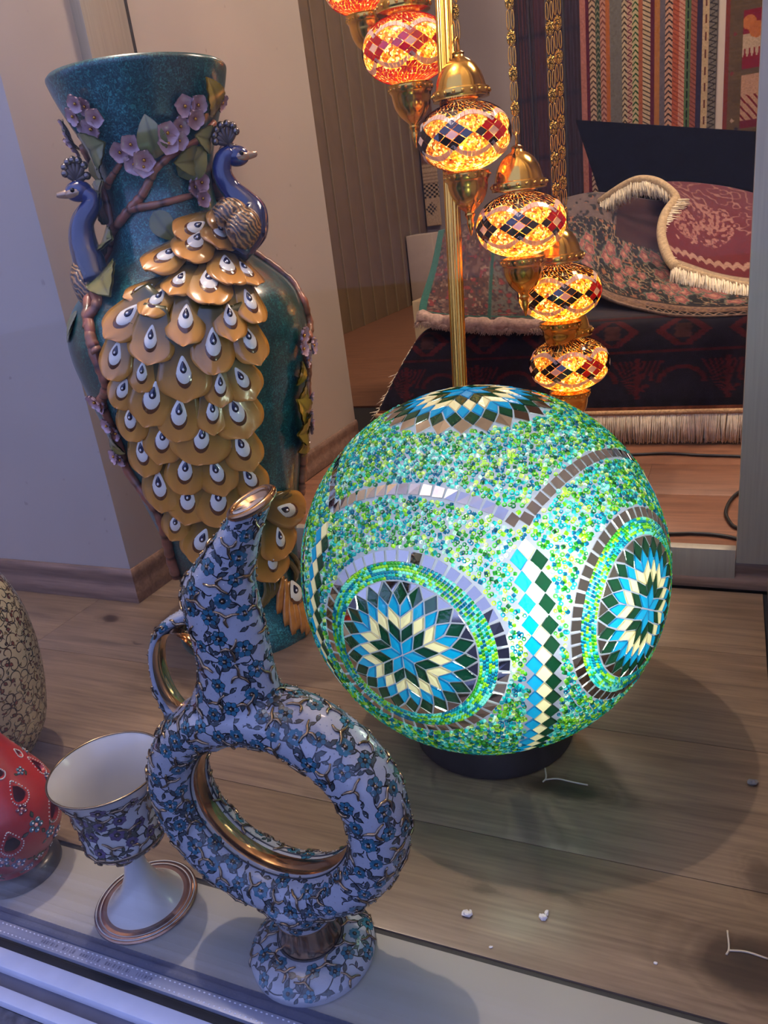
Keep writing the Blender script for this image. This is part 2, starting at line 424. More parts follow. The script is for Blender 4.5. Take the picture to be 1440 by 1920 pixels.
# slatted panel on the far left wall
pnl = struct('wall_far_left', MB().box(-2.05, -1.972, 1.926, 5.4, -0.05, 2.6), M_wall2, 'olive grey boarded wall deep in the shop')
M_slat = plain('olive_board', rgb(124, 104, 76), 0.55, noise=0.12, nscale=12)
M_rib = plain('pale_rib', rgb(150, 134, 104), 0.5)
y = 3.30
while y < 5.35:
    obj('board', MB().bevbox(-1.972, -1.952, y, y + 0.165, 0.0, 2.598, 0.002), M_slat, pnl, auto=30)
    obj('rib', MB().bevbox(-1.972, -1.944, y + 0.168, y + 0.174, 0.0, 2.598, 0.002), M_rib, pnl, auto=30)
    y += 0.177
# ================================================================== big mosaic globe lamp
GX, GY, GZ, GR = -0.2467, 0.7542, 0.219, 0.2
globe = thing('mosaic_globe_lamp', 'large round lamp of turquoise and green glass beads on a dark round base', 'lamp', (GX, GY, 0))
GC = Vector((GX, GY, GZ))
E1 = Vector((0.31089, -0.95045, 0)); E2 = Vector((0.95045, 0.31089, 0)); E3 = Vector((0, 0, 1))
def gdir(lon, lat):
    lo, la = math.radians(lon), math.radians(lat)
    return (E1 * math.cos(lo) + E2 * math.sin(lo)) * math.cos(la) + E3 * math.sin(la)
def translucent(name, c, trans=0.6, thru=0.0, gloss=0.12, rough=0.08, vcol=False, tint=None, bump=0.0):
    """stained glass: diffuse reflection + diffuse transmission + clear transmission + polished surface"""
    k = NT(name); t = k.t; t.nodes.remove(k.p)
    d = k.n('BsdfDiffuse'); tl = k.n('BsdfTranslucent'); tr = k.n('BsdfTransparent'); gl = k.n('BsdfGlossy'); gl.inputs['Roughness'].default_value = rough
    gl.inputs[0].default_value = (1, 1, 1, 1)
    if vcol:
        a = k.n('Attribute', attribute_name='Col')
        for x in (d, tl, tr): k.l(a, 'Color', x, 0)
    else:
        for x in (d, tl, tr): x.inputs[0].default_value = tuple(c) + (1,)
        if tint: tr.inputs[0].default_value = tuple(tint) + (1,)
    m1 = k.n('MixShader'); m1.inputs[0].default_value = trans; k.l(d, 0, m1, 1); k.l(tl, 0, m1, 2)
    m2 = k.n('MixShader'); m2.inputs[0].default_value = thru; k.l(m1, 0, m2, 1); k.l(tr, 0, m2, 2)
    m3 = k.n('MixShader'); m3.inputs[0].default_value = gloss; k.l(m2, 0, m3, 1); k.l(gl, 0, m3, 2)
    k.l(m3, 0, k.out, 'Surface')
    if bump:
        mp = k.coords(); nz = k.n('TexNoise'); nz.inputs['Scale'].default_value = 260; k.l(mp, 'Vector', nz, 'Vector')
        b = k.n('Bump'); b.inputs['Strength'].default_value = bump; b.inputs['Distance'].default_value = 0.001; k.l(nz, 'Fac', b, 'Height')
        for x in (d, tl, gl): k.l(b, 'Normal', x, 'Normal')
    return k.m
M_shell = translucent('grouted_glass', rgb(150, 158, 178), 0.22, 0.34, 0.03, 0.3, tint=(0.75, 0.95, 0.85))
M_bead = translucent('seed_bead_glass', (1, 1, 1), 0.84, 0.12, 0.06, 0.12, vcol=True)
M_cream = translucent('cream_glass', rgb(240, 222, 178), 0.62, 0.06, 0.08, 0.1, bump=0.3)
M_aqua = translucent('aqua_glass', rgb(0, 150, 205), 0.66, 0.06, 0.10, 0.08, bump=0.3)
M_dkgreen = translucent('dark_green_glass', rgb(4, 62, 40), 0.55, 0.03, 0.10, 0.06, bump=0.25)
M_mirror = plain('mirror_tile_glass', (0.60, 0.57, 0.53), 0.04, metal=1.0)
M_bulb = NT('bulb_glow'); M_bulb.p.inputs['Emission Color'].default_value = (1.0, 0.93, 0.80, 1); M_bulb.p.inputs['Emission Strength'].default_value = 0.7; M_bulb = M_bulb.m

# base drum
obj('base', MB().lathe([(0.0, 0.0), (0.0925, 0.0), (0.0945, 0.002), (0.0945, 0.046), (0.0935, 0.048), (0.084, 0.048), (0.0, 0.046)], 64, GX, GY), plain('dark_bronze_base', rgb(52, 47, 45), 0.45, metal=0.3, noise=0.15, nscale=60), globe, auto=40)
# glass shell, open at the base
prof = [(GR * math.sin(t), GZ + GR * math.cos(t)) for t in np.linspace(0.0005, PI - 0.36, 60)]
shell = obj('glass_globe', MB().lathe(prof, 96, GX, GY), M_shell, globe)
bulb_at = GC + gdir(23, 15) * 0.134
obj('bulb', MB().ball(bulb_at, 0.014, 20, 14, scale=(1, 1, 1.1)).tube([bulb_at - Vector((0, 0, 0.02)), (GX, GY, 0.045)], [0.012, 0.014], 12), M_bulb, globe)
lamp('globe_bulb_light', 'POINT', bulb_at, 5.4, (1.0, 0.92, 0.80), 0.026)
bpy.data.objects['globe_bulb_light'].parent = globe; bpy.data.objects['globe_bulb_light'].location = bulb_at - Vector((GX, GY, 0))

tile_dirs = []          # (direction, angular radius) discs to keep free of beads
def frame_at(d):
    e = E3.cross(d)
    if e.length < 1e-3: e = E2.copy()
    e.normalize(); return e, d.cross(e)        # east, north
def sph_pts(ctr, pts):
    """tangent polar coordinates (radians right, radians up) about a direction -> unit directions"""
    e, n = frame_at(ctr); out = []
    for x, y in pts:
        a = math.hypot(x, y)
        if a < 1e-9: out.append(ctr.copy()); continue
        t = (e * x + n * y) / a
        out.append((ctr * math.cos(a) + t * math.sin(a)).normalized())
    return out
n_tiles = 0
def tile(name, dirs, m, h=0.0016, inset=0.0008, keep=True, mb=None):
    """a thin glass piece: top face and sides, bent to the sphere"""
    c = sum(dirs, Vector()).normalized()
    P = [d * GR for d in dirs]; cen = sum(P, Vector()) / len(P)
    Q = []
    for p in P:
        v = p - cen; L = v.length
        Q.append(cen + v * max(0.3, (L - inset * 1.5) / L))
    tilt = Vector((random.uniform(-1, 1), random.uniform(-1, 1), random.uniform(-1, 1))) * 0.00035
    top = [q.normalized() * (GR + h) + (tilt if (i % 2) else -tilt) for i, q in enumerate(Q)]
    bot = [q.normalized() * (GR + 0.0001) for q in Q]
    k = len(P); V = [GC + p for p in bot + top]
    F = [tuple(range(k, 2 * k))] + [(i, (i + 1) % k, k + (i + 1) % k, k + i) for i in range(k)]
    n = (V[k + 1] - V[k]).cross(V[k + 2] - V[k + 1])
    if n.dot(c) < 0: F = [tuple(reversed(f)) for f in F]
    tile_dirs.append((c, max((p - cen).length for p in P) / GR))
    if mb is not None: mb.add(V, F); return
    obj(name, MB().add(V, F), m, globe, auto=False)
def rosette(ctr, R, visible=True, rot=0.0, mbs=None, crown=False):
    lev = [0, 0.18, 0.35, 0.52, 0.68, 0.84, 1.0] if not crown else [0, 0.16, 0.31, 0.46, 0.60, 0.735, 0.865, 1.0]
    D = math.radians(R)
    def vert(level, ang): return (D * lev[level] * math.cos(ang), D * lev[level] * math.sin(ang))
    s45 = PI / 3
    def put(name, pts, m):
        ds = sph_pts(ctr, pts); near = visible
        if crown: near = sum(ds, Vector()).dot(E1) > 0        # the far half of the crown is joined
        tile(name, ds, m, mb=None if near else mbs[m.name])
    def V(i, j, s):
        L = i + j
        if L == 0: return (0.0, 0.0)
        a = s45 * (s + j / L) if L <= 4 else s45 * (s + (2 * j - 1) / 8.0)
        return vert(L, a + rot)
    cols = {0: M_aqua, 1: M_dkgreen, 2: M_cream, 3: M_aqua}
    for s in range(6):
        for L in range(4):
            for j in range(L + 1):
                i = L - j
                put('lozenge_tile', [V(i, j, s), V(i + 1, j, s), V(i + 1, j + 1, s), V(i, j + 1, s)], cols[L])
    st = PI / 12
    for q in range(24):
        a0 = q * st + rot
        put('lozenge_tile', [vert(4, a0), vert(5, a0 - st / 2), vert(6, a0), vert(5, a0 + st / 2)], M_dkgreen)
        a1 = a0 + st / 2
        if crown: put('mirror_tile', [vert(5, a1), vert(6, a1 - st / 2), vert(7, a1), vert(6, a1 + st / 2)], M_mirror)
        else: put('triangle_tile', [vert(5, a1), vert(6, a1 - st * 0.45), vert(6, a1 + st * 0.45)], M_mirror)
    return D
hid = {m.name: MB() for m in (M_aqua, M_dkgreen, M_cream, M_mirror)}
LON0, LAT0 = -22.6, 1.6
for k in range(5):
    vis = k in (0, 1)
    ctr = gdir(LON0 + 72 * k, LAT0)
    rosette(ctr, 20.2, vis, PI / 6, hid)
    nb = 46
    for q in range(nb):       # ring of little mirrors
        a0, a1 = 2 * PI * q / nb, 2 * PI * (q + 1) / nb - 0.012
        r1, r2 = math.radians(24.9), math.radians(28.2)
        tile('mirror_tile', sph_pts(ctr, [(r1 * math.cos(a0), r1 * math.sin(a0)), (r2 * math.cos(a0), r2 * math.sin(a0)), (r2 * math.cos(a1), r2 * math.sin(a1)), (r1 * math.cos(a1), r1 * math.sin(a1))]), M_mirror, mb=None if vis else hid[M_mirror.name])
    # arch of mirrors over the panel
    def arch(u): return 33.4 + 12.6 * max(0.0, math.cos(PI * u / 72.0)) ** 0.62
    us = np.linspace(-35.2, 35.2, 400); pts = [gdir(LON0 + 72 * k + u, arch(u)) for u in us]
    seg = [0.0]
    for a, b in zip(pts[:-1], pts[1:]): seg.append(seg[-1] + (b - a).length)
    nt = 17; marks = np.linspace(0, seg[-1], nt + 1)
    uu = np.interp(marks, seg, us)
    for q in range(nt):
        ua, ub = uu[q], uu[q + 1] - 0.25
        A = gdir(LON0 + 72 * k + ua, arch(ua)); B = gdir(LON0 + 72 * k + ub, arch(ub))
        t = (B - A).normalized(); nn = ((A + B) * 0.5).normalized().cross(t); hw = math.radians(1.75)
        ds = [(A - nn * hw).normalized(), (B - nn * hw).normalized(), (B + nn * hw).normalized(), (A + nn * hw).normalized()]
        tile('mirror_tile', ds, M_mirror, mb=None if k in (2, 3) else hid[M_mirror.name] if k > 1 and k != 4 else None)
    # column of lozenges between the panels
    lonc = LON0 + 36 + 72 * k
    vis2 = k == 0
    hh, pitch, ww = 3.05, 5.55, 2.6
    for q in range(15):
        lat = 28.6 - pitch * q
        cs = max(0.35, math.cos(math.radians(lat)))
        sh = -1.5 * math.sin(q / 15.0 * PI) if k == 0 else 0
        for dx, dl, m in ((0, 0, M_cream), (-ww * 0.95, -pitch * 0.42, M_aqua), (ww * 0.95, -pitch * 0.58, M_dkgreen)):
            c0 = gdir(lonc - sh * 0.4 + dx / cs, lat + dl)
            a, b = math.radians(ww * 0.98), math.radians(hh)
            tile('lozenge_tile', sph_pts(c0, [(0, -b), (a, -b * 0.12), (0, b), (-a, b * 0.12)]), m, mb=None if vis2 else hid[m.name])
rosette(Vector((0, 0, 1)), 26.5, True, 0.05, hid, True)
M_of = {M_aqua.name: M_aqua, M_dkgreen.name: M_dkgreen, M_cream.name: M_cream, M_mirror.name: M_mirror}
for nme, mb in hid.items():
    if mb.v: obj('tiles_at_the_back', mb, M_of[nme], globe, 'stuff', auto=False)

# thousands of seed beads set in the grout
TD = np.array([d[:] for d, r in tile_dirs]); TR = np.array([r for d, r in tile_dirs])
N = 27000
ii = np.arange(N) + 0.5
zz = 1 - 2 * ii / N; ph = ii * PI * (1 + 5 ** 0.5)
B = np.stack([np.sqrt(1 - zz * zz) * np.cos(ph), np.sqrt(1 - zz * zz) * np.sin(ph), zz], 1)
B += rng.normal(size=B.shape) * 0.0046; B /= np.linalg.norm(B, axis=1)[:, None]
keep = B[:, 2] > -0.90
for c in [gdir(LON0 + 72 * k, LAT0) for k in range(5)]:
    keep &= np.degrees(np.arccos(np.clip(B @ np.array(c[:]), -1, 1))) > 28.6
keep &= B[:, 2] < math.cos(math.radians(24.0))
B = B[keep]
ringB = []; ringT = []
for k in range(5):
    c = gdir(LON0 + 72 * k, LAT0); e, n = frame_at(c)
    for row in range(6):
        rr = math.radians(20.75 + 0.78 * row); cnt = int(2 * PI * math.sin(rr) / math.radians(1.05))
        for q in range(cnt):
            a = 2 * PI * (q + 0.5 * (row % 2)) / cnt
            t = e * math.cos(a) + n * math.sin(a)
            ringB.append((c * math.cos(rr) + t * math.sin(rr))[:]); ringT.append((e * -math.sin(a) + n * math.cos(a))[:])
ringB = np.array(ringB); ringT = np.array(ringT)
ok = np.ones(len(B), bool)
for s in range(0, len(B), 2000):
    A = np.arccos(np.clip(B[s:s + 2000] @ TD.T, -1, 1))
    ok[s:s + 2000] = ~(A < (TR * 0.80 + 0.006)[None, :]).any(1)
B = B[ok]
PAL = np.array([rgb(170, 220, 60), rgb(80, 180, 70), rgb(40, 195, 200), rgb(20, 145, 180), rgb(150, 235, 225), rgb(222, 240, 150), rgb(40, 135, 85), rgb(225, 245, 235)])
def beads(D, T, lay, sz, colr):
    """D directions, T axis tangents, lay True where the bead lies on its side"""
    n = len(D); S = 8
    ang = np.arange(S) * 2 * PI / S
    e = T - D * (T * D).sum(1)[:, None]; e /= np.linalg.norm(e, axis=1)[:, None]
    f = np.cross(D, e)
    base = np.array(GC[:]) + D * GR
    V = np.zeros((n, S * 3, 3))
    # upright ring: outer foot, outer crest, inner lip
    for j, (r_, h_) in enumerate(((1.0, 0.05), (0.92, 0.95), (0.42, 0.70))):
        for q in range(S):
            up_ = base + (e * math.cos(ang[q]) + f * math.sin(ang[q])) * (sz * r_)[:, None] + D * (sz * h_ * 1.05)[:, None]
            # lying bead: half barrel along e
            u_ = (-1 + j) * 0.85; a_ = PI * q / (S - 1); rr_ = 0.95 - 0.15 * abs(u_)
            ly = base + e * (sz * u_)[:, None] + f * (sz * rr_ * math.cos(a_))[:, None] + D * (sz * rr_ * (math.sin(a_) * 1.15 + 0.12))[:, None]
            V[:, j * S + q] = np.where(lay[:, None], ly, up_)
    Fr = []
    for j in range(2):
        for q in range(S):
            q2 = (q + 1) % S
            Fr.append((j * S + q, j * S + q2, (j + 1) * S + q2, (j + 1) * S + q))
    Fr = np.array(Fr)
    faces = (Fr[None] + (np.arange(n) * S * 3)[:, None, None]).reshape(-1, 4)
    return V.reshape(-1, 3), faces, np.repeat(colr, S * 3, 0)
Tn = rng.normal(size=B.shape)
lay = rng.random(len(B)) < 0.45
cl = PAL[rng.choice(8, len(B), p=[0.17, 0.17, 0.22, 0.14, 0.12, 0.08, 0.06, 0.04])]
sz = 0.00215 * rng.uniform(0.85, 1.1, len(B))
v1, f1, c1 = beads(B, Tn, lay, sz, cl)
# rows: bands of one colour
segc = np.array([[0, 2, 4, 3, 1, 0, 4, 3][(i // 9) % 8] for i in range(len(ringB))])
mixc = np.where(rng.random(len(ringB)) < 0.45, rng.choice([0, 1, 2, 3, 4], len(ringB)), segc)
v2, f2, c2 = beads(ringB, ringT, np.ones(len(ringB), bool), np.full(len(ringB), 0.00165), PAL[mixc])
Vb = np.vstack([v1, v2]); Fb = np.vstack([f1, f2 + len(v1)]); Cb = np.vstack([c1, c2])
me = bpy.data.meshes.new('seed_beads')
Vb = Vb - np.array([GX, GY, 0])
me.vertices.add(len(Vb)); me.vertices.foreach_set('co', Vb.astype('f').ravel())
me.loops.add(Fb.size); me.loops.foreach_set('vertex_index', Fb.astype('i').ravel())
me.polygons.add(len(Fb)); me.polygons.foreach_set('loop_start', (np.arange(len(Fb)) * 4).astype('i'))
me.update(calc_edges=True)
me.polygons.foreach_set('use_smooth', [True] * len(Fb))
at = me.color_attributes.new('Col', 'FLOAT_COLOR', 'POINT'); at.data.foreach_set('color', np.hstack([Cb, np.ones((len(Cb), 1))]).astype('f').ravel())
me.validate()
obj('seed_beads', me, M_bead, globe, 'stuff')
# ---- tables for the peacock vase: (angle about the axis in degrees, height) of each applied piece
VPROF = [(0.113, 0.0), (0.114, 0.012), (0.108, 0.03), (0.098, 0.06), (0.094, 0.09), (0.097, 0.13), (0.105, 0.18), (0.116, 0.23), (0.128, 0.28), (0.14, 0.33), (0.15, 0.38), (0.16, 0.43), (0.165, 0.465), (0.163, 0.495), (0.15, 0.525), (0.126, 0.55), (0.098, 0.575), (0.078, 0.6), (0.07, 0.63), (0.069, 0.66), (0.074, 0.69), (0.083, 0.72), (0.096, 0.75), (0.106, 0.775), (0.112, 0.795), (0.112, 0.8)]
FEATHERS = [(-11.5, 0.6103, 0.0194, -58, 0.62), (15.5, 0.6047, 0.025, -73, 0.62), (-35.0, 0.5993, 0.0307, -67, 0.62), (-18.0, 0.5871, 0.0342, -39, 0.62), (-0.4, 0.5857, 0.0191, -47, 0.62), (-38.4, 0.5793, 0.0373, -40, 0.62), (-57.7, 0.5675, 0.0353, -47, 0.62), (-27.0, 0.5491, 0.0373, -22, 0.62), (-18.0, 0.5423, 0.0302, -10, 0.62), (-53.2, 0.5426, 0.0273, -31, 0.62), (-39.6, 0.537, 0.0412, -19, 0.62), (-72.0, 0.5409, 0.0223, -58, 0.62), (-64.3, 0.5276, 0.0282, -34, 0.62), (-78.4, 0.5151, 0.0349, -47, 0.62), (-36.1, 0.4985, 0.0303, -11, 0.62), (-24.8, 0.511, 0.0304, -4, 0.62), (-53.7, 0.5037, 0.0337, -14, 0.62), (-45.2, 0.4737, 0.0361, -11, 0.66), (-30.0, 0.4718, 0.0325, 9, 0.66), (-68.6, 0.4903, 0.0296, -16, 0.85), (-85.0, 0.4759, 0.0317, -24, 0.66), (-58.7, 0.4486, 0.0355, -7, 0.82), (-75.3, 0.4544, 0.0249, -20, 0.66), (-35.5, 0.4279, 0.0301, 23, 0.75), (-45.3, 0.4258, 0.0272, -9, 0.66), (-86.5, 0.4352, 0.0282, -38, 0.66), (-74.3, 0.4225, 0.0396, -28, 0.66), (-64.9, 0.3972, 0.0374, -16, 0.66), (-50.5, 0.3935, 0.0295, -8, 0.66), (-39.9, 0.3876, 0.0376, 13, 0.8), (-88.4, 0.3956, 0.0318, -22, 0.66), (-75.8, 0.3652, 0.0351, -23, 0.66), (-57.7, 0.3606, 0.0372, -18, 0.92), (-39.4, 0.3369, 0.0357, 14, 0.66), (-89.2, 0.3483, 0.0353, -12, 0.66), (-69.7, 0.3183, 0.0365, -20, 0.66), (-54.2, 0.3094, 0.035, 7, 0.66), (-37.0, 0.2892, 0.0323, 22, 0.66), (-87.4, 0.2967, 0.0404, -15, 0.66), (-73.6, 0.2738, 0.0386, -19, 0.66), (-56.7, 0.2669, 0.0414, -11, 0.66), (-87.8, 0.2351, 0.0302, -29, 0.66), (-18.0, 0.1763, 0.0326, 5, 0.95), (-74.0, 0.205, 0.0377, -32, 0.66), (-26.6, 0.1452, 0.0327, -2, 0.85), (-9.9, 0.2176, 0.0401, 61, 0.66)]
BRANCHES = [([(-96.7201, 0.4803), (-99.3474, 0.4958), (-103.3739, 0.5175), (-102.421, 0.5402), (-138.8869, 0.5797), (-138.4062, 0.6086), (-108.669, 0.6274), (-89.2087, 0.6424), (-74.1222, 0.655), (-61.5903, 0.6725), (-52.6355, 0.6877)], 0.0095, 0.006), ([(-89.2087, 0.6424), (-60.823, 0.6433), (-21.335, 0.6497)], 0.007, 0.005), ([(-115.6585, 0.6731), (-98.1523, 0.6853), (-84.5597, 0.6961)], 0.006, 0.004), ([(-138.3793, 0.6123), (-138.9425, 0.6432), (-139.5414, 0.6764), (-140.3099, 0.7016), (-130.1905, 0.7249)], 0.008, 0.006), ([(32.7979, 0.5781), (33.2254, 0.5653), (33.2015, 0.5435), (31.3826, 0.5189), (25.6747, 0.4962), (29.5028, 0.4655), (18.1061, 0.4469)], 0.006, 0.008), ([(-109.7503, 0.5423), (-101.2053, 0.5097), (-99.1935, 0.4798), (-97.5091, 0.4449), (-100.5726, 0.4293), (-106.6009, 0.4178)], 0.009, 0.008), ([(-106.6009, 0.4178), (-108.681, 0.3899), (-109.6269, 0.3497), (-114.7984, 0.3121), (-108.2872, 0.2741), (-103.5432, 0.237), (-109.8142, 0.1949), (-117.5784, 0.1575), (-121.8688, 0.1243)], 0.007, 0.01), ([(16.4961, 0.4536), (12.3399, 0.4326), (27.7012, 0.3983), (27.4795, 0.3738), (27.6134, 0.3414), (27.0222, 0.3163), (21.4003, 0.2866), (26.7857, 0.2562), (26.7498, 0.2289), (26.9609, 0.2118)], 0.006, 0.009), ([(-55.4015, 0.6834), (-35.2578, 0.6996), (-10.5844, 0.7121), (11.6691, 0.7336)], 0.006, 0.005), ([(24.411, 0.68), (33.731, 0.6494), (33.6446, 0.6389)], 0.012, 0.01)]
LEAVES = [(-134.0, 0.7575, -135.6, 0.7258), (-117.7, 0.7152, -81.7, 0.7221), (-114.5, 0.7086, -117.8, 0.6846), (-51.1, 0.6967, -53.3, 0.7368), (-7.6, 0.6936, -40.1, 0.6921), (8.0, 0.7126, -19.7, 0.719), (5.7, 0.7419, -9.4, 0.7749), (-139.2, 0.6347, -96.2, 0.6753), (-64.4, 0.6352, -51.0, 0.6032), (-138.7, 0.5895, -78.0, 0.5881), (-109.9, 0.572, -89.9, 0.541), (-121.7, 0.5292, -124.8, 0.4835), (-34.2, 0.6739, -7.8, 0.7006), (6.5, 0.4235, 1.5, 0.4035), (13.0, 0.3918, -0.7, 0.3753), (11.4, 0.3317, -1.7, 0.3713), (17.5, 0.326, -5.1, 0.3304), (18.1, 0.3223, -1.2, 0.3044), (21.0, 0.3088, 12.5, 0.2859), (-120.8, 0.5231, -133.6, 0.4622), (-115.2, 0.3653, -105.4, 0.345)]
BLOSSOMS = [(-92.4681, 0.7598), (-105.4356, 0.7545), (-86.2903, 0.7495), (-103.5144, 0.7393), (-94.267, 0.7382), (-95.5715, 0.766), (-140.5195, 0.75), (-140.4393, 0.7382), (-140.5303, 0.7305), (-80.312, 0.7082), (-68.6486, 0.7152), (-61.3082, 0.6982), (-71.4163, 0.6928), (-63.243, 0.6892), (-40.5806, 0.7125), (-28.6295, 0.7291), (-31.1946, 0.7139), (-40.2758, 0.7246), (-24.8054, 0.7492), (-15.9129, 0.7514), (-19.1833, 0.7386), (-19.2486, 0.6594), (-14.4865, 0.6441), (-14.5567, 0.6652), (14.868, 0.7565), (22.2889, 0.6994), (34.8557, 0.708), (-107.2716, 0.4123), (-109.4555, 0.4173), (-106.5165, 0.3848), (-105.2653, 0.3709), (-111.5679, 0.3315), (-114.5262, 0.3363), (7.1214, 0.458), (4.6641, 0.4412), (16.0232, 0.44), (13.7576, 0.4242), (27.3264, 0.3306), (26.8337, 0.3175), (26.8253, 0.3043), (22.1161, 0.3609)]
NECK_A = [(-0.5791, 0.8917, 0.5722), (-0.5717, 0.9161, 0.5975), (-0.5754, 0.9322, 0.6198), (-0.5845, 0.9315, 0.6347), (-0.5976, 0.9278, 0.6514), (-0.6036, 0.9233, 0.6708), (-0.5996, 0.9264, 0.6874), (-0.5902, 0.9335, 0.6935)]
NECK_B = [(-0.743, 0.8045, 0.5597), (-0.7583, 0.818, 0.5877), (-0.7662, 0.8246, 0.6134), (-0.7618, 0.8279, 0.6353), (-0.7506, 0.8365, 0.6511), (-0.7477, 0.8386, 0.6606), (-0.7561, 0.8323, 0.6696)]
HEAD_A = {'head': (-0.5866, 0.9362, 0.6894), 'beak': (-0.5654, 0.9524, 0.6887), 'crest0': (-0.5929, 0.9314, 0.7035), 'crest': [(-0.6047, 0.9225, 0.7085), (-0.6046, 0.9225, 0.7157), (-0.6016, 0.9248, 0.7213), (-0.5968, 0.9285, 0.7259), (-0.5904, 0.9334, 0.7271), (-0.585, 0.9375, 0.7241), (-0.583, 0.939, 0.7179)]}
HEAD_B = {'head': (-0.7589, 0.8302, 0.6707), 'beak': (-0.7808, 0.8134, 0.6677), 'crest0': (-0.7584, 0.8305, 0.6827), 'crest': [(-0.7674, 0.8236, 0.6924), (-0.7664, 0.8244, 0.6994), (-0.7625, 0.8274, 0.7048), (-0.7576, 0.8311, 0.7066), (-0.7526, 0.835, 0.7052), (-0.7481, 0.8383, 0.6994), (-0.7475, 0.8388, 0.6873)]}
WING_A = [(-0.5969, 0.8781, 0.6199), (-0.5802, 0.8908, 0.6211), (-0.5721, 0.9095, 0.613), (-0.5704, 0.8857, 0.5944), (-0.5729, 0.8901, 0.5819)]
STRANDS = [([(-14.8705, 0.1074), (-21.5495, 0.088), (-27.3039, 0.0536)], 0), ([(-11.7908, 0.1001), (-18.4461, 0.0701), (-24.5822, 0.0324)], 0), ([(-8.2876, 0.0923), (-16.8267, 0.0533), (-21.2369, 0.016)], 0), ([(-5.0095, 0.0865), (-13.2768, 0.0457), (-16.0218, 0.0189)], 0), ([(-1.9918, 0.0808), (-8.4699, 0.0415), (-12.6066, 0.0108)], 0), ([(0.8845, 0.0784), (-5.4312, 0.0387), (-8.4426, 0.0027)], 0), ([(-33.5256, 0.1206), (-34.0085, 0.0967), (-41.011, 0.0712)], 1), ([(-29.0488, 0.1177), (-30.2253, 0.0959), (-37.9473, 0.0742)], 1), ([(-24.2921, 0.1144), (-25.5178, 0.0957), (-33.2042, 0.0804)], 1), ([(-2.4935, 0.138), (6.5101, 0.113), (7.3975, 0.0894)], 1), ([(-9.9063, 0.1359), (1.0523, 0.1044), (2.7046, 0.0834)], 1), ([(-9.5335, 0.2218), (1.8057, 0.2266), (17.3795, 0.2193)], 2), ([(-7.1595, 0.2184), (7.3639, 0.2177), (27.2118, 0.2027)], 2), ([(-5.9739, 0.2144), (10.221, 0.2064), (27.1166, 0.1918)], 2), ([(-5.9348, 0.2114), (8.5377, 0.1985), (28.6141, 0.1787)], 2), ([(-8.3228, 0.2117), (3.0661, 0.1935), (15.4301, 0.1763)], 2), ([(-10.5257, 0.2119), (-3.1247, 0.1953), (3.4911, 0.1839)], 2), ([(-22.3863, 0.2453), (-13.6628, 0.2446), (-2.7612, 0.2406)], 1), ([(-19.1904, 0.2384), (-8.5423, 0.2377), (1.5894, 0.2327)], 1)]
PLUME_EYE = (-6.2063, 0.0713)
# ================================================================== tall peacock vase
VX, VY = -0.703, 0.923
vase = thing('peacock_vase', 'tall teal ceramic vase covered with golden peacock feathers and pink blossoms', 'vase', (VX, VY, 0))
_vz = np.array([z for r, z in VPROF]); _vr = np.array([r for r, z in VPROF])
def vr(z): return float(np.interp(z, _vz, _vr))
def vsurf(th, z, off=0.0):
    a = math.radians(th); r = vr(z); dr = (vr(z + 0.006) - vr(z - 0.006)) / 0.012
    n = Vector((math.cos(a), math.sin(a), -dr)).normalized()
    return Vector((VX + r * math.cos(a), VY + r * math.sin(a), z)) + n * off, n
def vase_glaze():
    k = NT('mottled_teal_glaze'); mp = k.coords()
    n1 = k.n('TexNoise'); n1.inputs['Scale'].default_value = 9; n1.inputs['Detail'].default_value = 5; k.l(mp, 'Vector', n1, 'Vector')
    r1 = k.ramp([(0.32, rgb(13, 54, 55)), (0.5, rgb(23, 80, 80)), (0.72, rgb(56, 118, 132))]); k.l(n1, 'Fac', r1, 'Fac')
    n2 = k.n('TexNoise'); n2.inputs['Scale'].default_value = 230; n2.inputs['Detail'].default_value = 3; n2.inputs['Distortion'].default_value = 2.0; k.l(mp, 'Vector', n2, 'Vector')
    r2 = k.ramp([(0.42, (0.42, 0.48, 0.50)), (0.55, (0.95, 1, 1)), (0.66, (2.4, 2.3, 2.0))]); k.l(n2, 'Fac', r2, 'Fac')
    m = k.mix('MULTIPLY'); m.inputs[0].default_value = 1; k.l(r1, 'Color', m, 6); k.l(r2, 'Color', m, 7)
    k.l(m, 2, k.p, 'Base Color'); k.p.inputs['Roughness'].default_value = 0.28; k.p.inputs['Coat Weight'].default_value = 0.5; k.p.inputs['Coat Roughness'].default_value = 0.1
    k.bump(n2, 'Fac', 0.15, 0.0006); return k.m
M_vase = vase_glaze()
zs = catmull([(r, z) for r, z in VPROF], 120)
outer = [(float(a), float(b)) for a, b in zs]
inner = [(max(0.02, r - 0.007), z) for r, z in reversed(outer) if z > 0.35]
obj('body', MB().lathe([(0.0, 0.0)] + outer + [(0.109, 0.803)] + inner + [(0.0, 0.35)], 96, VX, VY), M_vase, vase, auto=60)

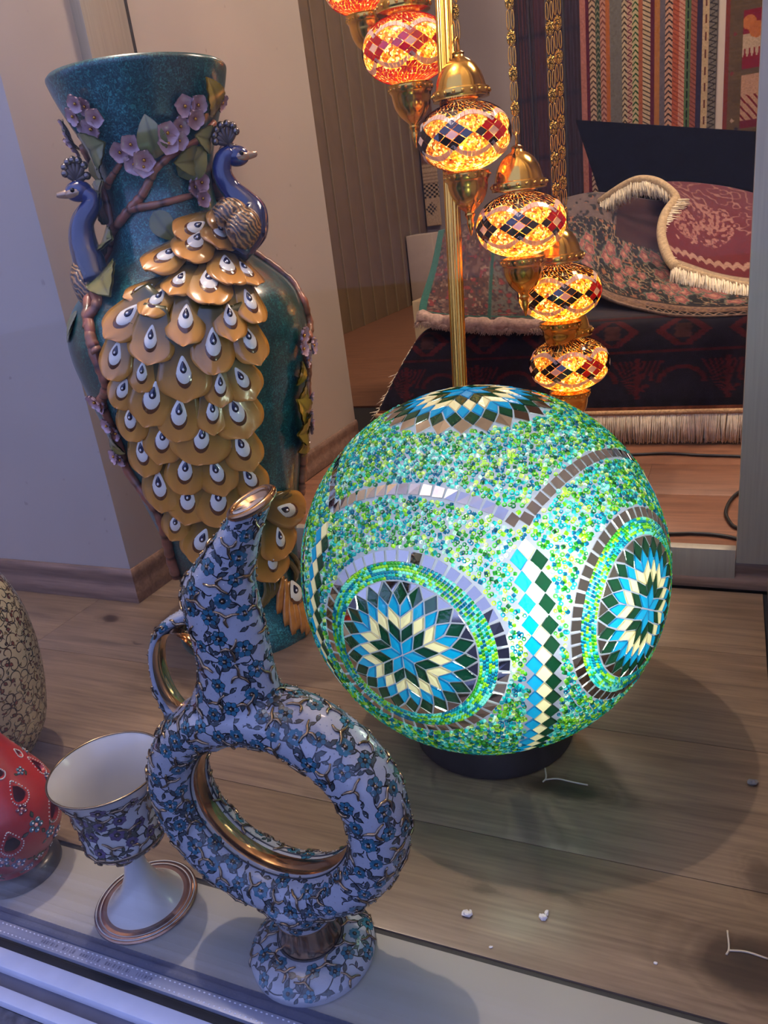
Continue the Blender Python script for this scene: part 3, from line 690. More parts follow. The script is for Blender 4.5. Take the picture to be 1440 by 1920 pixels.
M_feather = plain('feather_glaze', (1, 1, 1), 0.22, coat=0.7, vcol=True, noise=0.22, nscale=90)
M_eye = plain('feather_eye_glaze', (1, 1, 1), 0.15, coat=0.6, vcol=True)
def feather_mesh(seed):
    rs = random.Random(seed); mb = MB(); ns, nt = 19, 9
    P = np.zeros((ns, nt, 3)); Cc = np.zeros((ns, nt, 3))
    c0, c1_, c2_ = np.array(rgb(64, 66, 34)), np.array(rgb(176, 126, 48)), np.array(rgb(222, 152, 74))
    ph = [rs.uniform(0, 6) for _ in range(4)]
    for i in range(ns):
        s = -1.35 + 2.35 * math.sin(PI / 2 * (i / (ns - 1))) ** 0.9
        if s < 0.25: wv = 0.45 + 0.55 * ((s + 1.35) / 1.6) ** 0.75
        else: wv = math.sqrt(max(0.0, 1 - ((s - 0.25) / 0.75) ** 2.2))
        for j in range(nt):
            t = -1 + 2 * j / (nt - 1)
            x = t * wv; wav = 1 + 0.035 * math.sin(7 * x + ph[0]) * (s > 0.2); y = s * wav - 0.05 * t * t * max(0, s)
            z = 0.20 * (1 - x * x * 0.9) + 0.06 * math.sin(7 * t + ph[1]) * max(0, s) * 0.5 + 0.11 * (s + 1.35) - 0.16 * max(0, s - 0.55) ** 1.5
            P[i, j] = (x, y, z)
            f = min(1, max(0, (s + 1.0) / 1.3)); g = min(1, max(0, (s - 0.1) / 0.9))
            Cc[i, j] = (c0 * (1 - f) + c1_ * f) * (1 - g) + c2_ * g
            Cc[i, j] *= 1 - 0.14 * abs(math.sin(9 * t + ph[2]))
    mb.grid(P, Cc)
    Q = P.copy(); Q[..., 2] -= 0.10; Q[..., :2] *= 0.97
    b = len(mb.v); mb.grid(Q[:, ::-1], Cc[:, ::-1] * 0.7)
    idx = [(0, j) for j in range(nt)] + [(i, nt - 1) for i in range(1, ns)] + [(ns - 1, j) for j in range(nt - 2, -1, -1)] + [(i, 0) for i in range(ns - 2, 0, -1)]
    for q in range(len(idx)):
        (i1, j1), (i2, j2) = idx[q], idx[(q + 1) % len(idx)]
        mb.f.append((i1 * nt + j1, i2 * nt + j2, b + i2 * nt + (nt - 1 - j2), b + i1 * nt + (nt - 1 - j1)))
    return mb.mesh('feather')
def teardrop(mb, cy, r, L, z, c, n=20):
    """rounded towards +y, pointed towards -y; slightly domed"""
    ring = []
    for q in range(n):
        a = 2 * PI * q / n; x = r * math.sin(a); y = r * math.cos(a)
        if y < 0: x *= (1 - 0.55 * (-y / r) ** 1.2); y *= L
        ring.append((x, cy + y))
    zf = lambda x, y: z + 0.11 * y - 0.16 * x * x
    V = [(0, cy, zf(0, cy) + 0.03)] + [(x * 0.8, cy + (y - cy) * 0.8, zf(x, y) + 0.022) for x, y in ring] + [(x, y, zf(x, y) - 0.05) for x, y in ring]
    F = [(0, 1 + q, 1 + (q + 1) % n) for q in range(n)] + [(1 + q, 1 + n + q, 1 + n + (q + 1) % n, 1 + (q + 1) % n) for q in range(n)]
    F = [tuple(reversed(f)) for f in F]
    mb.add(V, F, c)
def eye_mesh():
    mb = MB(); z = 0.375
    teardrop(mb, 0.10, 0.47, 1.4, z - 0.022, rgb(96, 58, 34))
    teardrop(mb, 0.02, 0.40, 1.6, z, rgb(222, 220, 210))
    teardrop(mb, -0.15, 0.185, 1.5, z + 0.03, rgb(24, 30, 62))
    teardrop(mb, -0.13, 0.06, 1.0, z + 0.062, rgb(235, 235, 235))  # tiny white dot: a highlight painted onto the pupil
    return mb.mesh('feather_eye')
FM = [feather_mesh(s) for s in range(5)]; EM = eye_mesh()
for q in FM: q.materials.append(M_feather)
EM.materials.append(M_eye)
def on_vase(name, me, th, z, ang, scale, off=0.0, tilt=0.0, parent=None):
    p, n = vsurf(th, z, off)
    a = math.radians(th); t = Vector((-math.sin(a), math.cos(a), 0))
    dn = (Vector((0, 0, -1)) - n * n.dot(Vector((0, 0, -1)))).normalized()
    g = math.radians(ang); ydir = (dn * math.cos(g) + t * math.sin(g)).normalized()
    zdir = (n * math.cos(tilt) - ydir * math.sin(tilt)).normalized(); ydir = (ydir * math.cos(tilt) + n * math.sin(tilt)).normalized()
    xdir = ydir.cross(zdir)
    M = Matrix(((xdir.x, ydir.x, zdir.x), (xdir.y, ydir.y, zdir.y), (xdir.z, ydir.z, zdir.z))).to_4x4()
    M.translation = p - Vector((VX, VY, 0))
    o = bpy.data.objects.new(name, me); col.objects.link(o); o.parent = vase
    o.matrix_local = M @ Matrix.Diagonal((scale[0], scale[1], scale[2], 1))
    WLOC[o.name] = WLOC[vase.name]
    return o
for q, (th, z, L, ang, wd) in enumerate(FEATHERS):
    extra = 0.010 * max(0.0, min(1.0, (z - 0.53) / 0.05))
    L = max(L, 0.024) * 1.04
    f = on_vase('feather', FM[q % 5], th, z, ang, (L * wd * 1.12, L, 0.026 + 0.1 * L), extra + 0.0005 + 0.004 * (z / 0.6) - (0.005 if q == 11 else 0.0), 0.06)
    e = bpy.data.objects.new('feather_eye', EM); col.objects.link(e); e.parent = f
    e.scale = (0.62 / wd, 1, 1)
# plume of loose strands at the foot of the tail
SC = {0: (rgb(160, 108, 44), rgb(206, 132, 62)), 1: (rgb(66, 64, 34), rgb(120, 96, 44)), 2: (rgb(176, 106, 34), rgb(186, 116, 40))}
for pts, kd in STRANDS:
    P = catmull(pts, 9); mb = MB()
    for dth in (-1.6, 0.0, 1.6):
        path = [vsurf(a + dth * (0.4 + 0.6 * i / 8), z, 0.003 + 0.004 * math.sin(PI * i / 8))[0] for i, (a, z) in enumerate(P)]
        rad = [0.0022 + 0.0016 * math.sin(PI * min(1, i / 8 * 0.9)) for i in range(9)]; rad[-1] = 0.0008
        c = [tuple(np.array(SC[kd][0]) * (1 - i / 8) + np.array(SC[kd][1]) * i / 8) for i in range(9)]
        mb.tube(path, rad, 6, c)
    obj('tail_strand', mb, M_feather, vase)
pe = on_vase('feather_eye', EM, PLUME_EYE[0], PLUME_EYE[1], 5, (0.036, 0.036, 0.02), 0.003)
# branches
M_bark = plain('branch_glaze', (1, 1, 1), 0.35, coat=0.3, vcol=True, noise=0.25, nscale=70)
for pts, ra, rb in BRANCHES:
    n = max(12, len(pts) * 6); P = catmull(pts, n); path = []; rad = []; cc = []
    for i, (a, z) in enumerate(P):
        f = i / (n - 1); r = ra + (rb - ra) * f
        notch = (i % 7 == 3)
        r *= (0.88 if notch else 1.0 + 0.07 * math.sin(i * 1.9))
        path.append(vsurf(a, z, r * 0.45)[0]); rad.append(r * 0.8)
        cc.append(rgb(70, 38, 28) if notch else rgb(146 + random.randint(-12, 12), 92, 70))
    obj('branch', MB().tube(path, rad, 10, cc), M_bark, vase)
# leaves
M_leaf = plain('leaf_glaze', (1, 1, 1), 0.2, coat=0.6, vcol=True, noise=0.2, nscale=120)
def leaf_mesh(c_a, c_b):
    mb = MB(); n, m = 13, 9; P = np.zeros((n, m, 3)); Cc = np.zeros((n, m, 3))
    for i in range(n):
        s = i / (n - 1); wv = 0.27 * (math.sin(PI * s ** 0.8) ** 0.8 if 0 < s < 1 else 0.0) + 0.004
        for j in range(m):
            t = -1 + 2 * j / (m - 1)
            vein = 0.012 * math.cos(2 * PI * (s * 6 - abs(t) * 1.5))
            P[i, j] = (t * wv, s, 0.04 + 0.10 * math.sin(PI * s) * 1.2 + 0.05 * abs(t) * math.sin(PI * s) + vein * abs(t) - 0.08 * s * s)
            d = 0.55 if abs(t) < 0.1 else (1.0 - 0.3 * (math.cos(2 * PI * (s * 6 - abs(t) * 1.5)) > 0.75))
            Cc[i, j] = (np.array(c_a) * (1 - s) + np.array(c_b) * s) * d
    mb.grid(P, Cc); Q = P.copy(); Q[..., 2] -= 0.05; mb.grid(Q[:, ::-1], Cc[:, ::-1] * 0.6)
    me = mb.mesh('leaf'); me.materials.append(M_leaf); return me
LM = [leaf_mesh(rgb(74, 84, 44), rgb(128, 122, 58)), leaf_mesh(rgb(88, 96, 54), rgb(138, 138, 84)), leaf_mesh(rgb(104, 98, 30), rgb(158, 136, 40))]  # last variant is yellower: amber lamplight put into the leaf colour
for q, (a0, z0, a1, z1) in enumerate(LEAVES):
    p0, n0 = vsurf(a0, z0); p1, n1 = vsurf(a1, z1)
    v = p1 - p0; a = math.radians(a0); t = Vector((-math.sin(a), math.cos(a), 0))
    dn = (Vector((0, 0, -1)) - n0 * n0.dot(Vector((0, 0, -1)))).normalized()
    ang = math.degrees(math.atan2(v.dot(t), v.dot(dn)))
    L = min(0.068, max(0.036, v.length * 1.15)) * (0.62 if q in (11, 19) else 1.0)
    on_vase('leaf', LM[2 if 12 < q < 18 or q == 6 else q % 2], a0, z0, ang, (L * 1.35, L, L * (0.4 if q in (11, 19) else 0.9)), 0.0 if q in (11, 19) else 0.004, -0.12 if q in (11, 19) else 0.08)
# blossoms
M_petal = plain('blossom_glaze', rgb(150, 116, 124), 0.25, coat=0.5, noise=0.12, nscale=150, vcol=True)
M_goldbead = plain('gold_lustre', rgb(190, 140, 60), 0.2, metal=0.9)
def blossom_mesh():
    mb = MB()
    for k in range(5):
        a = 2 * PI * k / 5; P = np.zeros((7, 7, 3)); Cc = np.zeros((7, 7, 3))
        for i in range(7):
            s = i / 6; wv = 0.54 * math.sqrt(max(0.0, 1 - ((s - 0.52) / 0.50) ** 2)) + 0.02
            for j in range(7):
                t = -1 + j / 3; x, y = t * wv, 0.12 + 0.88 * s - 0.10 * t * t * s
                z = 0.12 + 0.34 * s * s * 0.6 + 0.16 * t * t * s
                P[i, j] = (x * math.cos(a) - y * math.sin(a), x * math.sin(a) + y * math.cos(a), z)
                Cc[i, j] = np.array(rgb(158, 112, 118)) * (1 - s) + np.array(rgb(200, 168, 176)) * s
        mb.grid(P, Cc); Q = P.copy(); Q[..., 2] -= 0.12; mb.grid(Q[:, ::-1], Cc[:, ::-1] * 0.7)
    me = mb.mesh('blossom'); me.materials.append(M_petal); return me
BM = blossom_mesh(); cb = MB(); cb.ball((0, 0, 0.24), 0.17, 10, 7); CM = cb.mesh('stamen'); CM.materials.append(M_goldbead)
for q, (th, z) in enumerate(BLOSSOMS):
    s = 0.0130 * random.uniform(0.85, 1.12)
    b = on_vase('blossom', BM, th, z, random.uniform(0, 72), (s, s, s), 0.004 + 0.003 * (q % 3), random.uniform(-0.25, 0.25))
    e = bpy.data.objects.new('stamen', CM); col.objects.link(e); e.parent = b
# two peacocks
M_blue = plain('cobalt_glaze', (1, 1, 1), 0.12, coat=0.8, vcol=True)
M_silver = plain('silver_lustre', rgb(120, 112, 112), 0.18, metal=0.85)
M_face = plain('face_lustre', rgb(176, 150, 128), 0.2, metal=0.5)
M_pupil = plain('black_glaze', rgb(12, 12, 16), 0.1)
def wing_mat():
    k = NT('wing_glaze'); mp = k.coords((1, 1, 1)); wv = k.n('TexWave'); wv.inputs['Scale'].default_value = 70; wv.inputs['Distortion'].default_value = 9; wv.inputs['Detail'].default_value = 4; wv.bands_direction = 'DIAGONAL'; k.l(mp, 'Vector', wv, 'Vector')
    r = k.ramp([(0.2, rgb(56, 46, 40)), (0.6, rgb(120, 88, 58)), (0.9, rgb(160, 118, 70))]); k.l(wv, 'Fac', r, 'Fac'); k.l(r, 'Color', k.p, 'Base Color'); k.p.inputs['Roughness'].default_value = 0.25; k.p.inputs['Coat Weight'].default_value = 0.5
    k.bump(wv, 'Fac', 0.6, 0.002); return k.m
M_wing = wing_mat()
def peacock(neck, head, radii, side, lbl, crest_n):
    P = catmull(neck, 30); rr = np.interp(np.linspace(0, 1, 30), np.linspace(0, 1, len(radii)), radii)
    cc = [tuple(np.array(rgb(30, 38, 66)) * (1 - f) + np.array(rgb(22, 44, 110)) * f) for f in np.linspace(0, 1, 30)]
    bird = obj('peacock', MB().tube([tuple(p) for p in P], list(rr), 16, cc), M_blue, vase, label=lbl)
    H = Vector(head['head']); Bk = Vector(head['beak']); d = (Bk - H).normalized()
    q = d.to_track_quat('X', 'Z').to_matrix()
    obj('head', MB().ball(H, 0.0135, 16, 10, rgb(22, 40, 100), (1.25, 0.85, 0.95), q), M_blue, bird)
    obj('face_patch', MB().ball(H + d * 0.004 - Vector((0, 0, 0.001)), 0.0125, 14, 8, None, (1.1, 1.0, 0.62), q), M_face, bird)
    up_ = (Vector((0, 0, 1)) - d * d.z).normalized()
    obj('beak', MB().tube([H + d * 0.009, H + d * 0.018, H + d * 0.026 + up_ * 0.0005, Bk - up_ * 0.001], [0.0068, 0.0052, 0.0034, 0.0006], 10), M_face, bird)
    lat = d.cross(up_)
    for s in (-1, 1): obj('eye', MB().ball(H + d * 0.006 + up_ * 0.002 + lat * (s * 0.0113), 0.0030, 8, 6), M_pupil, bird)
    c0 = Vector(head['crest0']); mb = MB(); bd = MB()
    for p in head['crest']:
        p = Vector(p); mb.tube([c0, c0 * 0.4 + p * 0.6, p], [0.0030, 0.0036, 0.0026], 6)
        bd.ball(p, 0.0050, 10, 7)
    mb.tube([H + up_ * 0.008, c0], [0.006, 0.0045], 8)
    obj('crest', mb, plain('crest_lustre', rgb(84, 74, 74), 0.3, metal=0.4), bird); obj('crest_beads', bd, M_silver, bird)
    return bird
pa = peacock(NECK_A, HEAD_A, [0.012, 0.021, 0.0205, 0.0165, 0.0135, 0.0125, 0.0118, 0.0105], 1, 'cobalt blue peacock facing right', 7)
pb = peacock(NECK_B, HEAD_B, [0.016, 0.020, 0.0175, 0.0140, 0.0120, 0.0112, 0.0100], -1, 'dark blue peacock facing left', 7)
wa = [Vector(p) for p in WING_A]
mb = MB(); mb.tube([tuple(p) for p in catmull([wa[0], wa[1], wa[2]], 12)], [0.006 + 0.014 * math.sin(PI * (0.1 + 0.8 * i / 11)) for i in range(12)], 14)
obj('back', mb, M_wing, pa)
mb = MB(); mb.tube([tuple(p) for p in catmull([wa[2], (wa[2] + wa[3]) / 2 + Vector((0.006, -0.008, 0)), wa[4]], 12)], [0.008 + 0.015 * math.sin(PI * (0.15 + 0.75 * i / 11)) for i in range(12)], 14)
obj('wing', mb, M_wing, pa)
nb_ = [Vector(p) for p in NECK_B]
mb = MB(); mb.tube([tuple(p) for p in catmull([nb_[1] + Vector((-0.012, 0.0, 0.0)), nb_[0] + Vector((-0.016, 0, 0)), nb_[0] + Vector((-0.004, 0, -0.05))], 12)], [0.006 + 0.012 * math.sin(PI * (0.15 + 0.75 * i / 11)) for i in range(12)], 12)
obj('wing', mb, M_wing, pb)
# ================================================================== painted ceramics: shared decal painter
def evaluated(o):
    dg = bpy.context.evaluated_depsgraph_get(); me = bpy.data.meshes.new_from_object(o.evaluated_get(dg)); return me
class Painter:
    """lays painted and relief ornaments onto a surface"""
    def __init__(s, me, off, keep=None, seed=1):
        s.r = random.Random(seed)
        s.V = [Vector(v.co) + Vector(off) for v in me.vertices]
        s.bvh = BVHTree.FromPolygons(s.V, [tuple(p.vertices) for p in me.polygons])
        s.N = [Vector(v.normal) for v in me.vertices]
        s.keep = keep
    def at(s, p, eps):
        co, n, i, d = s.bvh.find_nearest(p)
        return co + n * eps, n
    def scatter(s, dist, avoid=(), adist=0.0, limit=9999):
        idx = list(range(len(s.V))); s.r.shuffle(idx); out = []; cell = {}
        def key(p): return (int(math.floor(p.x / dist)), int(math.floor(p.y / dist)), int(math.floor(p.z / dist)))
        av = {}
        for p in avoid: av.setdefault((int(math.floor(p.x / max(adist, 1e-6))), int(math.floor(p.y / max(adist, 1e-6))), int(math.floor(p.z / max(adist, 1e-6)))), []).append(p)
        for i in idx:
            p = s.V[i]
            if s.keep and not s.keep(p, s.N[i]): continue
            k = key(p); bad = False
            for a in (-1, 0, 1):
                for b in (-1, 0, 1):
                    for c in (-1, 0, 1):
                        for q in cell.get((k[0] + a, k[1] + b, k[2] + c), ()):
                            if (q - p).length < dist: bad = True; break
                        if bad: break
                    if bad: break
                if bad: break
            if bad: continue
            if avoid:
                k2 = (int(math.floor(p.x / adist)), int(math.floor(p.y / adist)), int(math.floor(p.z / adist)))
                for a in (-1, 0, 1):
                    for b in (-1, 0, 1):
                        for c in (-1, 0, 1):
                            for q in av.get((k2[0] + a, k2[1] + b, k2[2] + c), ()):
                                if (q - p).length < adist: bad = True
                if bad: continue
            cell.setdefault(k, []).append(p); out.append(p)
            if len(out) >= limit: break
        return out
    def frame(s, p, ang):
        q, n = s.at(p, 0); e = n.orthogonal().normalized(); f = n.cross(e)
        return e * math.cos(ang) + f * math.sin(ang), -e * math.sin(ang) + f * math.cos(ang), n
    def poly(s, mb, p, fr, ring, eps, c, mid=True):
        e, f, n = fr
        cx = sum(x for x, y in ring) / len(ring); cy = sum(y for x, y in ring) / len(ring)
        V = [s.at(p + e * cx + f * cy, eps)[0]] + [s.at(p + e * x + f * y, eps)[0] for x, y in ring]
        k = len(ring); mb.add(V, [(0, 1 + i, 1 + (i + 1) % k) for i in range(k)], c)
    def ribbon(s, mb, path, w, eps, c, taper=False):
        V = []; n_ = len(path); pp = [s.at(p, eps) for p in path]
        for i in range(n_):
            t = pp[min(i + 1, n_ - 1)][0] - pp[max(i - 1, 0)][0]
            sd = t.cross(pp[i][1])
            if sd.length < 1e-9: sd = pp[i][1].orthogonal()
            sd.normalize(); ww = w * ((1 - abs(2 * i / (n_ - 1) - 1) ** 2 * 0.6) if taper else 1)
            V += [pp[i][0] + sd * ww, pp[i][0] - sd * ww]
        mb.add(V, [(2 * i, 2 * i + 1, 2 * i + 3, 2 * i + 2) for i in range(n_ - 1)], c)
    def flower(s, mb, gold, p, R, ink, pet, n=6):
        fr = s.frame(p, s.r.uniform(0, 6.28)); e, f, nn = fr
        k = n * 5
        ring = [(R * (0.98 + 0.10 * math.cos(n * a)) * math.cos(a), R * (0.98 + 0.10 * math.cos(n * a)) * math.sin(a)) for a in [2 * PI * i / k for i in range(k)]]
        s.poly(mb, p, fr, ring, 0.00012, ink)
        for i in range(n):
            a = 2 * PI * i / n; cx, cy = 0.68 * R * math.cos(a), 0.68 * R * math.sin(a)
            rr = [(cx + 0.335 * R * math.cos(b), cy + 0.335 * R * math.sin(b)) for b in [2 * PI * j / 8 for j in range(8)]]
            t = s.r.uniform(0.75, 1.25); s.poly(mb, p, fr, rr, 0.00026, tuple(v * t for v in pet))
        q, nrm = s.at(p, 0.0006)
        gold.ball(q, R * 0.20, 8, 5, None)
    def leaf(s, mb, p, ang, L, W, ink, fill):
        fr = s.frame(p, 0); e, f, n = fr
        d = (math.cos(ang), math.sin(ang))
        def shape(k, o):
            pts = [(0.0, 0.0), (0.3, 0.8), (0.6, 1.0), (1.0, 0.0), (0.6, -0.75), (0.3, -0.6)]
            out = []
            for t, w_ in pts:
                x = (t - 0.5) * k + 0.5; x *= L; y = w_ * W * k
                out.append((x * d[0] - y * d[1], x * d[1] + y * d[0]))
            return out
        s.poly(mb, p, fr, shape(1.0, 0), 0.00016, ink); s.poly(mb, p, fr, shape(0.66, 0), 0.00028, fill)
    def scroll(s, mb, p, L):
        """little raised gilt bird-like scroll"""
        fr = s.frame(p, s.r.uniform(0, 6.28)); e, f, n = fr; sg = s.r.choice((-1, 1))
        for pts in ([(-1.0, 0.25), (-0.45, 0.22), (0.0, 0.0), (0.45, 0.30), (1.0, 0.42)], [(0.0, 0.0), (0.10, -0.40), (-0.15, -0.85)]):
            P = catmull([(x, y * sg) for x, y in pts], 9)
            path = [s.at(p + e * (x * L) + f * (y * L), 0.0009)[0] for x, y in P]
            m = len(path); rad = [0.0004 + L * 0.095 * math.sin(PI * (0.10 + 0.80 * i / (m - 1))) for i in range(m)]
            mb.tube(path, rad, 6)
def paint_floral(P, part_parent, off, spacing, R, ink, pet, leafc, goldm, paintm, dots=True, gold_d=0.026):
    fl = P.scatter(spacing); paint = MB(); gold = MB(); rel = MB()
    for p in fl: P.flower(paint, gold, p, R * P.r.uniform(0.85, 1.15), ink, pet, P.r.choice((6, 6, 6, 7, 9)))
    gs = P.scatter(gold_d, fl, spacing * 0.52)
    for p in gs: P.scroll(rel, p, R * 1.55)
    for p in P.scatter(R * 2.6, list(fl) + list(gs), R * 1.6):
        a = P.r.uniform(0, 6.28); P.leaf(paint, p, a, R * 1.45, R * 0.36, ink, leafc); P.leaf(paint, p, a + P.r.uniform(1.6, 2.6), R * 1.1, R * 0.30, ink, leafc)
        fr = P.frame(p, a); P.ribbon(paint, [p - fr[0] * (R * 1.3 * t) + fr[1] * (R * 0.5 * math.sin(2.4 * t)) for t in np.linspace(0, 1, 6)], R * 0.075, 0.0001, ink)
    done = set()
    for i, p in enumerate(fl):
        nb = sorted(range(len(fl)), key=lambda j: (fl[j] - p).length_squared)[1:4]
        for j in nb:
            if (min(i, j), max(i, j)) in done or (fl[j] - p).length > spacing * 2.0: continue
            done.add((min(i, j), max(i, j)))
            q = fl[j]; fr = P.frame((p + q) / 2, 0); d = (q - p); sd = d.cross(fr[2]).normalized() * P.r.uniform(-0.22, 0.22) * d.length
            path = [p.lerp(q, t) + sd * math.sin(PI * t) for t in np.linspace(0.16, 0.84, 9)]
            P.ribbon(paint, path, R * 0.085, 0.0001, ink)
            mid = path[4]; dd = (path[5] - path[3]).normalized()
            base = math.atan2(dd.dot(fr[1]), dd.dot(fr[0]))
            for sg in (1, -1):
                if P.r.random() < 0.85: P.leaf(paint, path[4 - sg], base + sg * P.r.uniform(0.5, 0.9) + (PI if sg < 0 and P.r.random() < .5 else 0), R * 1.6, R * 0.40, ink, leafc)
    paint_o = obj('painted_flowers', paint, paintm, part_parent, 'stuff')
    obj('gilt_relief', rel, goldm, part_parent, 'stuff'); obj('gilt_dots', gold, goldm, part_parent, 'stuff')
    return fl
M_enamel = plain('white_enamel', rgb(158, 161, 170), 0.22, coat=0.5, bump=0.25, bscale=900)
M_ink = plain('painted_enamel', (1, 1, 1), 0.25, coat=0.4, vcol=True)
M_gold = plain('gilt', rgb(138, 120, 98), 0.18, metal=1.0)
M_gold2 = plain('polished_gilt', rgb(172, 134, 98), 0.14, metal=1.0)
INK = rgb(16, 24, 36)

# ================================================================== ring-shaped ewer
EX, EY = -0.319, 0.413
ewer = thing('ring_ewer', 'tall ring-bodied ewer painted with blue flowers and gilt scrolls', 'ewer', (EX, EY, 0))
RC = Vector((EX - 0.009, EY, 0.164)); RR, RA, RD, RS, RO = 0.088, 0.021, 0.029, 1.09, 0.241
def ring_pt(t, radial, dy=0.0):
    eu = Vector((math.cos(RO), 0, math.sin(RO))); ek = Vector((-math.sin(RO), 0, math.cos(RO)))
    return RC + (eu * (RS * math.cos(t)) + ek * math.sin(t)) * radial + Vector((0, dy, 0))
raw = MB(); nT, nP = 96, 28; G_ = np.zeros((nT, nP + 1, 3))
for i in range(nT):
    t = 2 * PI * i / nT
    for j in range(nP + 1):
        ph_ = 2 * PI * j / nP
        cph, sph_ = math.cos(ph_), math.sin(ph_)
        G_[i, j] = ring_pt(t, RR + RA * math.copysign(abs(cph) ** (0.75 if cph < 0 else 1.0), cph), RD * math.copysign(abs(sph_) ** 0.9, sph_))[:]
raw.grid(G_, None, True)
NK = [(-0.352, 0.235, 0.050, 0.0270), (-0.343, 0.262, 0.040, 0.0265), (-0.337, 0.290, 0.0320, 0.0245), (-0.3365, 0.315, 0.0310, 0.0235), (-0.3375, 0.345, 0.0320, 0.0225), (-0.3345, 0.368, 0.0290, 0.021), (-0.3200, 0.392, 0.0232, 0.018), (-0.3080, 0.408, 0.0195, 0.0165), (-0.2985, 0.421, 0.0168, 0.0155), (-0.2935, 0.428, 0.0150, 0.0150)]
K = catmull(NK, 40); nq = 24; G_ = np.zeros((len(K), nq + 1, 3))
for i, (cx, cz, hx, hy) in enumerate(K):
    # sections lean with the spout near the top
    lean = 0.30 * max(0, (cz - 0.36) / 0.07)
    for j in range(nq + 1):
        a = 2 * PI * j / nq; x = hx * math.cos(a)
        G_[i, j] = (cx + x, EY + hy * math.sin(a), cz + x * lean)
raw.grid(G_)
for i in (0, len(K) - 1):
    raw.add([tuple(p) for p in G_[i][:-1]], [tuple(range(nq))] if i else [tuple(range(nq - 1, -1, -1))])
HP = [(-0.355, 0.340), (-0.377, 0.3320), (-0.3975, 0.3190), (-0.4105, 0.3000), (-0.4152, 0.279), (-0.4155, 0.257), (-0.4115, 0.240), (-0.405, 0.222)]
raw.tube([(x, EY, z) for x, z in catmull(HP, 24)], [0.0050] * 24, 14, flatdir=(0, 1, 0), flat=1.75)
# web of clay between handle, neck and ring
raw.tube([(-0.420, EY, 0.216), (-0.395, EY, 0.220), (-0.365, EY, 0.232)], [0.014, 0.012, 0.018], 14, flatdir=(0, 1, 0), flat=1.35)
raw.lathe([(0.0, 0.044), (0.026, 0.044), (0.0265, 0.052), (0.032, 0.062), (0.036, 0.075), (0.0, 0.078)], 32, EX - 0.001, EY)
tmp = obj('ewer_raw', raw, M_enamel, None)
mod = tmp.modifiers.new('r', 'REMESH'); mod.mode = 'VOXEL'; mod.voxel_size = 0.0021; mod.use_smooth_shade = True
mod = tmp.modifiers.new('s', 'SMOOTH'); mod.factor = 0.5; mod.iterations = 7
bme = evaluated(tmp); bpy.data.objects.remove(tmp)
bme.materials.clear()
me2 = bme.copy(); me2.transform(Matrix.Translation((-EX, -EY, 0)))
for p in me2.polygons: p.use_smooth = True
me2.name = 'ewer_body'
body = obj('ring_body', me2, M_enamel, ewer)
def hole_keep(p, n):
    # the gilt inside of the ring and of the handle eye stay bare
    v = p - RC; r_ = math.hypot((v.x * math.cos(RO) + v.z * math.sin(RO)) / RS, -v.x * math.sin(RO) + v.z * math.cos(RO))
    if r_ < RR - RA * 0.80 and abs(v.y) < 0.014: return False
    if p.z < 0.052 or p.z > 0.424: return False
    if ((p.x + 0.387) / 0.029) ** 2 + ((p.z - 0.279) / 0.044) ** 2 < 1.0 and abs(p.y - EY) < 0.012: return False
    return True
PT = Painter(bme, (0, 0, 0), hole_keep, 5)
paint_floral(PT, body, (EX, EY, 0), 0.0168, 0.0061, INK, rgb(34, 92, 114), rgb(54, 66, 72), M_gold, M_ink, gold_d=0.0215)
dots_mb = MB()
for p in PT.scatter(0.0050, limit=2600): dots_mb.ball(PT.at(p, 0.0)[0], 0.00062, 6, 4)
obj('relief_dots', dots_mb, M_enamel, body, 'stuff')
# gilt lining of the ring's opening
G_ = np.zeros((96, 9, 3))
for i in range(96):
    t = 2 * PI * i / 96
    for j in range(9):
        u = -1 + j / 4; dy = 0.0100 * u
        G_[i, j] = ring_pt(t, RR - RA - 0.0012 + 0.0024 * u * u, dy)[:]
obj('gilt_lining', MB().grid(G_, None, True), M_gold2, body)
for s in (-1, 1):
    obj('dark_line', MB().tube([ring_pt(2 * PI * i / 96, RR - RA + 0.0010, s * 0.0125)[:] for i in range(97)], 0.0007, 6, None, False), plain('ink_line', INK, 0.3), body)
# gilt lining of the handle's eye
G_ = np.zeros((48, 9, 3))
for i in range(48):
    t = 2 * PI * i / 48
    for j in range(9):
        u = -1 + j / 4
        k_ = 1.0 + 0.10 * u * u
        G_[i, j] = (-0.3875 + 0.0225 * k_ * math.cos(t) + 0.003 * math.sin(t), EY + 0.0085 * u, 0.2800 + 0.0365 * k_ * math.sin(t))
lin_me = MB().grid(G_, None, True)
obj('handle_lining', lin_me, M_gold2, body)
# spout lip and dark opening
top = K[-1]; ang_l = math.atan(0.30)
lipc = Vector((-0.2935, EY, 0.4285)); lx = Vector((math.cos(ang_l), 0, math.sin(ang_l)))
ly = Vector((0, 0.97, 0.24))
ringp = [lipc + lx * (0.0160 * math.cos(a)) + ly * (0.0165 * math.sin(a)) for a in np.linspace(0, 2 * PI, 33)]
obj('spout_lip', MB().tube(ringp, 0.0028, 10, None, False), M_gold2, body)
up_l = Vector((-math.sin(ang_l), 0, math.cos(ang_l)))
V = [lipc + lx * (0.0142 * math.cos(a)) + ly * (0.0150 * math.sin(a)) + up_l * 0.0012 for a in np.linspace(0, 2 * PI, 32, endpoint=False)]
V2 = [lipc + lx * (0.004 + 0.0085 * math.cos(a)) + ly * (0.0085 * math.sin(a)) - up_l * 0.006 for a in np.linspace(0, 2 * PI, 32, endpoint=False)]
mb = MB().add(V + V2, [(i, (i + 1) % 32, 32 + (i + 1) % 32, 32 + i) for i in range(32)]); mb.add(V2, [tuple(range(32))])
obj('spout_throat', mb, M_gold2, body)
